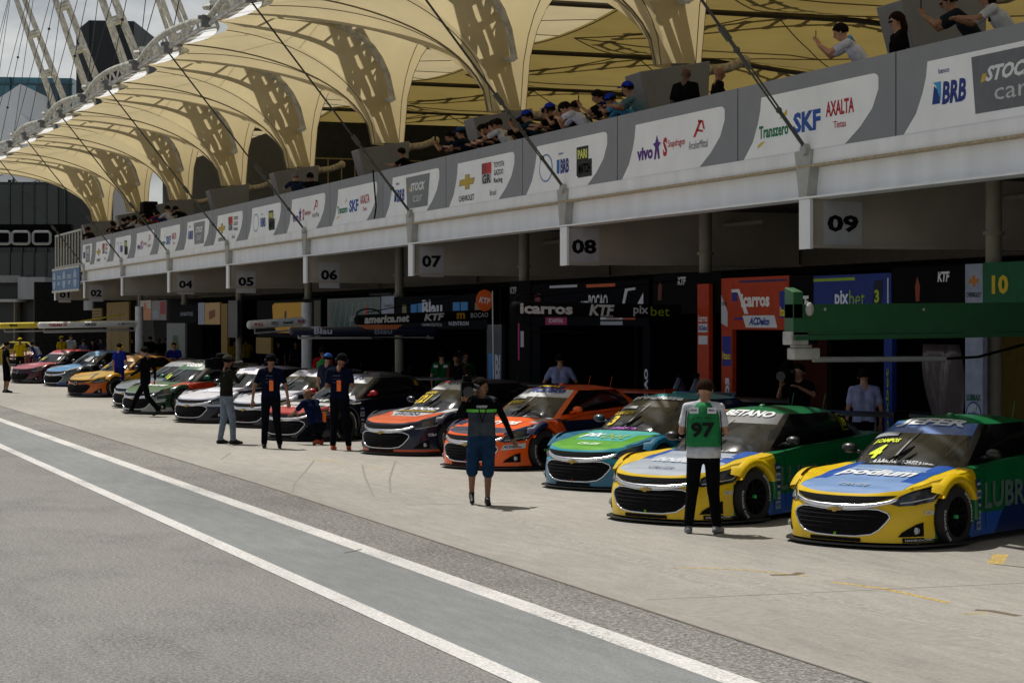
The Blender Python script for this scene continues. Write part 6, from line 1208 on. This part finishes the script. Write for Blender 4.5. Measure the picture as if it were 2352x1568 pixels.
spect(940, 'alone in black looking over the rail by the cable', 'rail', yaw=-75, top='#08080a', skin='b', h=1.70)
spect(684, 'grey-haired man in blue shirt under the fifth canopy', 'rail', yaw=-30, top='#16223a', skin='a', hair='#6a6a6c')
spect(678, 'dark-haired person behind the grey-haired man', 'rail', yaw=-20, top='#0e0f14', skin='b', dx=.5, h=1.86)
fl = [(196, '#0a0a0c', 'b', None), (206, '#141418', 'b', None), (256, '#0d0e12', 'b', None), (270, '#101116', 'b', None), (284, '#0d0e12', 'a', None), (296, '#18202c', 'b', '#14161a'), (308, '#0d0e12', 'b', None), (321, '#8a9098', 'a', None), (334, '#101116', 'b', None), (348, '#3a3428', 'b', '#6a6452'), (360, '#701826', 'b', None), (374, '#20264a', 'b', None), (392, '#9aa0a8', 'a', None), (420, '#0c0d10', 'b', '#0e0f12')]
fw_ = ['first', 'second', 'third', 'fourth', 'fifth', 'sixth', 'seventh', 'eighth', 'ninth', 'tenth', 'eleventh', 'twelfth', 'thirteenth', 'fourteenth']
for i, (x, c, s, cp_) in enumerate(fl): spect(x, 'in the far balcony crowd, %s from the left' % fw_[i], rp.choice(['rail', 'rail', 'over']), yaw=-60 + rp.uniform(-15, 15), top=c, skin=s, cap=cp_, h=1.84, vox=.03, dx=rp.uniform(0, .25))
# ================================================================ equipment booms over the cars
def boom(pxs, Y0_, X0, X1, z0, z1, r, m, label, texts=(), post=None, box=None, strip_=None, loop=False):
    """round or square arm reaching from its free end (X0) back into the garage (X1) at pit position Y0_"""
    t = empty('pit_boom', (X1, Y0_, 0), label=label, cat='boom arm', group='equipment booms over the cars'); b = MB(); P0 = Vector((X0 - X1, 0, z0)); P1 = Vector((0, 0, z1))
    if box: 
        for (ya, za, yb, zb) in box: b.add([P0 + Vector((0, ya, za)), P0 + Vector((0, yb, za)), P0 + Vector((0, yb, zb)), P0 + Vector((0, ya, zb)), P1 + Vector((0, ya, za)), P1 + Vector((0, yb, za)), P1 + Vector((0, yb, zb)), P1 + Vector((0, ya, zb))], [(0, 1, 2, 3), (7, 6, 5, 4), (0, 4, 5, 1), (1, 5, 6, 2), (2, 6, 7, 3), (3, 7, 4, 0)])
    else: b.tube([P0, P1], r, 14); b.ball(P0, (r * .8, r, r), 10, 6)
    a = b.build('arm', m, t, smooth=40)
    if strip_: b = MB(); q = Vector((.15, 0, -strip_)); b.tube([P0 + q, P1 + q + Vector((-.2, 0, 0))], .028, 8); b.tube([P0 + q, P0 + Vector((.15, 0, 0))], .02, 6); b.tube([P1 + q + Vector((-.3, 0, 0)), P1 + Vector((-.3, 0, 0))], .02, 6); b.build('light_bar', mat('light bar', (.30, .31, .32), .4), t)
    if loop: b = MB(); b.tube([P0 + Vector((.25 + .28 * math.cos(x), 0, r + .13 * math.sin(x))) for x in [PI * k / 10 for k in range(11)]], .02, 6); b.tube([P0 + Vector((.1, 0, -r)), P0 + Vector((.35, 0, -r - .28)), P0 + Vector((1.6, 0, -r - .3))], .018, 6); b.tube([P0 + Vector((.2, 0, r + .05)), P1 + Vector((0, 0, r + .45))], .012, 5); b.build('hose_loop', M_BLACK, t)
    if post: b = MB(); b.tube([(0, 0, 0), (0, 0, post)], r * 1.25, 14); b.build('post', m, t, smooth=40)
    n = (P1 - P0).normalized()
    for s, u, w, h, c, kw in texts: write(s, P0.lerp(P1, u) + Vector((0, -r - .012 if not box else box[0][0] - .006, kw.pop('dz', 0))), n, Vector((0, 0, 1)), w, h, ink(c), a, **kw)
    return t
def bx(px, Y): return onY(px, Y)
def zz_(px, py, Y): X = onY(px, Y); return H - (py - HY) * (Y * CT + X * ST) / F
Y = 35.2; boom(0, Y, bx(1185, Y), bx(1560, Y), zz_(1185, 708, Y), zz_(1560, 716, Y), .135, M_BLACK, 'black boom with white and green sponsor lettering over the teal car', [('icarros', .165, 1.02, .19, '#b8bcc2', dict(bold=.04)), ('KTF', .50, .50, .20, '#b8bcc2', dict(bold=.08, shear=.2)), ('SPORTS', .53, .25, .035, '#b8bcc2', dict(dz=-.11)), ('pix', .74, .30, .20, '#b8bcc2', dict()), ('bet', .86, .38, .17, '#8a9a1e', dict(bold=.0))], loop=True)
Y = 44.8; boom(0, Y, bx(822, Y), bx(1130, Y), zz_(822, 735, Y), zz_(1130, 722, Y), .12, M_BLACK, 'black boom with white lettering above the car numbered 121', [('america.net', .20, 1.05, .17, '#b8bcc2', dict(bold=.05, shear=.15)), ('KTF', .55, .48, .16, '#b8bcc2', dict(bold=.08, shear=.2)), ('BOCAO', .89, .42, .11, '#b8bcc2', dict()), ('m', .75, .2, .14, '#a8821e', dict(bold=.06))], loop=True)
b = MB(); Yb = 44.6; x0, x1 = bx(822, Yb), bx(925, Yb); z_ = zz_(860, 750, Yb); b.prism([(x0, Yb, z_ + .04), (x1, Yb, z_ + .04), (x1 - .15, Yb, z_ - .06), (x0 + .2, Yb, z_ - .06)], (0, .02, 0)); tag(b.build('boom_flap', mat('dull orange flap', (.35, .10, .03), .6)), 'dull orange flap under the free end of the lettered black boom', 'flap')
Y = 49.5; boom(0, Y, bx(672, Y), bx(1000, Y), zz_(672, 760, Y), zz_(1000, 760, Y), .11, mat('boom midnight', (.012, .016, .04), .4), 'midnight blue boom with faint white lettering behind the navy crewmen', [('Blau', .20, .45, .15, '#aab4c8', dict()), ('Blau', .62, .45, .15, '#7a869c', dict())], strip_=.17)
Y = 61.0; boom(0, Y, bx(574, Y), bx(705, Y), zz_(574, 746, Y), zz_(705, 737, Y), .13, mat('boom white', (.62, .63, .64), .4), 'short white boom with small red emblems and a white post', [('PULL', .14, .28, .10, '#b01828', dict(bold=.04)), ('PIRELLI', .42, .22, .10, '#20242e', dict()), ('Rexall', .65, .30, .08, '#20242e', dict(bold=.04)), ('PULL', .90, .28, .10, '#b01828', dict(bold=.04))], post=3.05, strip_=.25)
Y = 84.0; boom(0, Y, bx(92, Y), bx(320, Y), zz_(92, 747, Y), zz_(320, 743, Y), .13, mat('boom pale', (.58, .59, .60), .4), 'long pale boom with red numeral reaching to a pale post at the far end', [('TARUMA 10', .17, .7, .12, '#a01828', dict(bold=.04)), ('ARGX', .50, .5, .12, '#1c3a2a', dict(bold=.05, shear=.2)), ('A MOTUL', .86, .7, .09, '#5b5f66', dict())], post=3.1, strip_=.28)
Y = 92.0; boom(0, Y, bx(2, Y), bx(300, Y), zz_(2, 748, Y), zz_(300, 742, Y), .13, mat('boom yellow', (.60, .48, .03), .4), 'long yellow boom with dark lettering at the left edge', [('90', .09, .35, .12, '#1c1c14', dict(bold=.07)), ('euroframa', .40, 1.0, .12, '#1c1c14', dict(bold=.04))], strip_=.26)
b = MB(); Y = 91.5; b.tube([(bx(140, Y), Y, zz_(140, 745, Y)), (bx(285, Y), Y, zz_(285, 722, Y))], .035, 6); tag(b.build('yellow_brace', mat('boom yellow', (.6, .48, .03), .4)), 'thin yellow brace rising to the right above the yellow boom', 'brace')
Y = 23.6; X0, X1 = bx(1812, Y), bx(2420, Y); t = boom(0, Y, X0, X1, zz_(1812, 735, Y), zz_(2420, 728, Y), .1, mat('boom green', (.006, .085, .022), .5), 'large green box boom with pale end fittings above the nearest cars', box=[(-.12, -.19, .12, .20), (-.17, -.255, .17, -.195)])
b = MB(); b.prism([(X0 - X1, -.12, 2.50), (X0 - X1, .12, 2.50), (X0 - X1, .12, 2.90), (X0 - X1, -.12, 2.84)], (.14, 0, .0)); b.build('end_plate', mat('boom green', (.006, .085, .022), .5), t, bevel=.01)
PW2 = mat('pale fitting', (.42, .41, .38), .5, var=.2); b = MB(); b.box(X0 - X1 - .03, X0 - X1 + .22, -.12, .12, 2.17, 2.34); b.build('lamp_box', PW2, t, bevel=.012)
b = MB(); b.box(X0 - X1 + .02, X0 - X1 + .40, -.10, .10, 1.98, 2.13); b.box(X0 - X1 + .05, X0 - X1 + .30, -.08, .08, 2.13, 2.17); b.build('bracket', PW2, t, bevel=.02)
b = MB(); b.tube([(X0 - X1 + .35, 0, 1.98), (X0 - X1 + 2.3, 0, 1.98)], .035, 8); b.build('light_bar', mat('light bar', (.30, .31, .32), .4), t); b = MB(); b.tube([(X0 - X1 + 2.3, 0, 1.98), (X0 - X1 + 2.8, 0, 2.0), (X0 - X1 + 3.6, 0, 2.18)], .02, 6); b.build('hose', M_BLACK, t)
for x in (.45, 1.9): bb = MB(); bb.ball((X0 - X1 + x, -.125, 2.62), .02, 6, 5); bb.build('bolt', PW2, t)
b = MB(); b.ball((X0 - X1 + .22, -.14, 2.62), (.06, .05, .09), 8, 6); b.build('clamp', PW2, t)
# --- sign on a pole, carts, gas bottles, orange wing
p = gp(1134, 1000); t = empty('pit_sign', (p.x, p.y, 0), label='orange lollipop flag with white letters on a thin white pole', cat='pit sign'); sc = F / (p.y * CT + p.x * ST); zt = H + (HY - 668) / sc
b = MB(); b.tube([(0, 0, .9), (-.03, 0, zt)], .014, 8); b.build('pole', mat('white pole', (.6, .6, .6), .4), t)
cz = H + (HY - 690) / sc; rr = 22 / sc; b = MB(); b.prism([(-.03 - rr * .85 + rr * .95 * math.cos(a) * (1 if abs(math.sin(a)) < .9 else .8), 0, cz + rr * 1.15 * math.sin(a)) for a in [2 * PI * k / 20 for k in range(20)]], (0, .015, 0)); b.build('disc', mat('flag orange', (.75, .12, .01), .6), t); write('KTF', (-.03 - rr * .85, -.004, cz), (1, 0, -.15), (.1, 0, 1), rr * 1.3, rr * .6, ink('#dfe1e3'), t, bold=.06, shear=.2)
def cart(px, m, label, w=.55, hh=1.05, X=15.9):
    y = yx(px, X); t = empty('tool_cart', (X, y, 0), label=label, cat='tool cart'); b = MB(); b.box(-.3, .3, -w, w, .14, hh); b.build('cabinet', m, t, bevel=.03); b = MB()
    for z in (.35, .55, .75): b.box(-.312, -.302, -w + .05, w - .05, z - .07, z + .07)
    b.build('drawers', M_CARB, t, bevel=.004)
    for sx in (-.22, .22):
        for sy in (-w + .1, w - .1): b = MB(); b.tube([(sx, sy - .02, .07), (sx, sy + .02, .07)], .07, 12); b.build('wheel', M_RUB, t)
    b = MB(); b.tube([(-.2, -w, hh - .05), (-.2, -w - .12, hh), (.2, -w - .12, hh), (.2, -w, hh - .05)], .018, 6); b.build('handle', M_GREY, t); return t
cart(1622, mat('cart blue', (.02, .10, .26), .4), 'blue tool cart with hoses below the slim orange totem', .6, 1.25); cart(1578, mat('cart light blue', (.03, .16, .36), .4), 'lighter blue tool cart beside the orange box', .3, 1.12)
t = cart(1548, mat('cart orange', (.75, .16, .02), .4), 'orange box cart with dark hose left of the blue carts', .2, 1.1); write('KT', (-.32, 0, .85), (0, -1, 0), (0, 0, 1), .2, .12, ink('#dfe1e3'), t, bold=.05)
for i, (px, z) in enumerate(((1560, .1), (1600, .1))):
    y = yx(px, 16.3); t = empty('gas_bottle', (16.3, y, 0), label='dark gas bottle with hose %s' % ('behind the orange box cart' if i == 0 else 'behind the blue carts'), cat='gas bottle'); b = MB(); b.tube([(0, 0, 0), (0, 0, 1.25), (0, 0, 1.38), (0, 0, 1.45)], [.12, .12, .06, .04], 14); b.build('cylinder', mat('bottle', (.03, .04, .08), .4), t, smooth=40); b = MB(); b.ball((0, 0, 1.5), .06); b.tube([(0, 0, 1.48), (-.2, .1, 1.5), (-.3, .2, 1.2), (-.25, .3, .9)], .014, 6); b.build('valve_and_hose', M_BLACK, t)
for px, lb in ((1330, 'row of dark crates behind the teal car'), (2110, 'dark workbench inside the garage left of the white pillar')):
    y = yx(px, 19); t = empty('workbench', (19, y, 0), label=lb, cat='workbench'); b = MB(); b.box(-.4, .4, -1.1, 1.1, .86, .92); b.build('worktop', mat('bench top', (.10, .10, .11), .4), t, bevel=.01)
    for sx in (-.35, .35):
        for sy in (-1.05, 1.05): b = MB(); b.box(sx - .03, sx + .03, sy - .03, sy + .03, 0, .86); b.build('leg', M_GREY, t)
b = MB(); y = yx(1990, 15.6); 
for px, lb in ((1700, 'blue topped barrier low inside the orange garage'), (1250, 'dark rail low in the navy garage')):
    y = yx(px, 16.4); t = empty('barrier', (16.4, y, 0), label=lb, cat='barrier'); b = MB(); b.box(-.04, .04, -1.6, 1.6, .98, 1.04); b.build('top_rail', mat('rail blue', (.02, .09, .30), .4) if px == 1700 else M_BLACK, t)
    for q in (-1.5, 0, 1.5): b = MB(); b.box(-.03, .03, q - .03, q + .03, 0, .98); b.build('post', M_GREY, t)
# reflective tyre blanket sheet hanging in the garage next to the white pillar
Xs = 18.5; ya, yb = yx(2205, Xs), yx(2125, Xs); rows = []
for k in range(9):
    z = .75 + 1.35 * k / 8; rows.append([(Xs + .10 * math.sin(j * .9 + k * .4) , ya + (yb - ya) * j / 10 * (.75 + .25 * k / 8), z) for j in range(11)])
b = MB(); b.grid(rows); o = tag(b.build('plastic_sheet', mat('pinkish plastic', (.13, .10, .105), .35, coat=.4), smooth=True), 'pinkish grey plastic sheet hanging left of the white pillar', 'sheet'); o.modifiers.new('s', 'SOLIDIFY').thickness = .01
# bright work lamp in the far garage (a lit lamp)
X = 18; y = yx(524, X); t = empty('work_lamp', (X, y, zx(524, 720, X)), label='small lit work lamp in the far garages', cat='lamp'); b = MB(); b.box(-.05, .05, -.14, .14, -.14, .14); b.build('housing', M_GREY, t); b = MB(); b.box(-.06, -.051, -.11, .11, -.11, .11); b.build('lens', mat('lamp glow', (1, .98, .9), .5, emit=6), t)
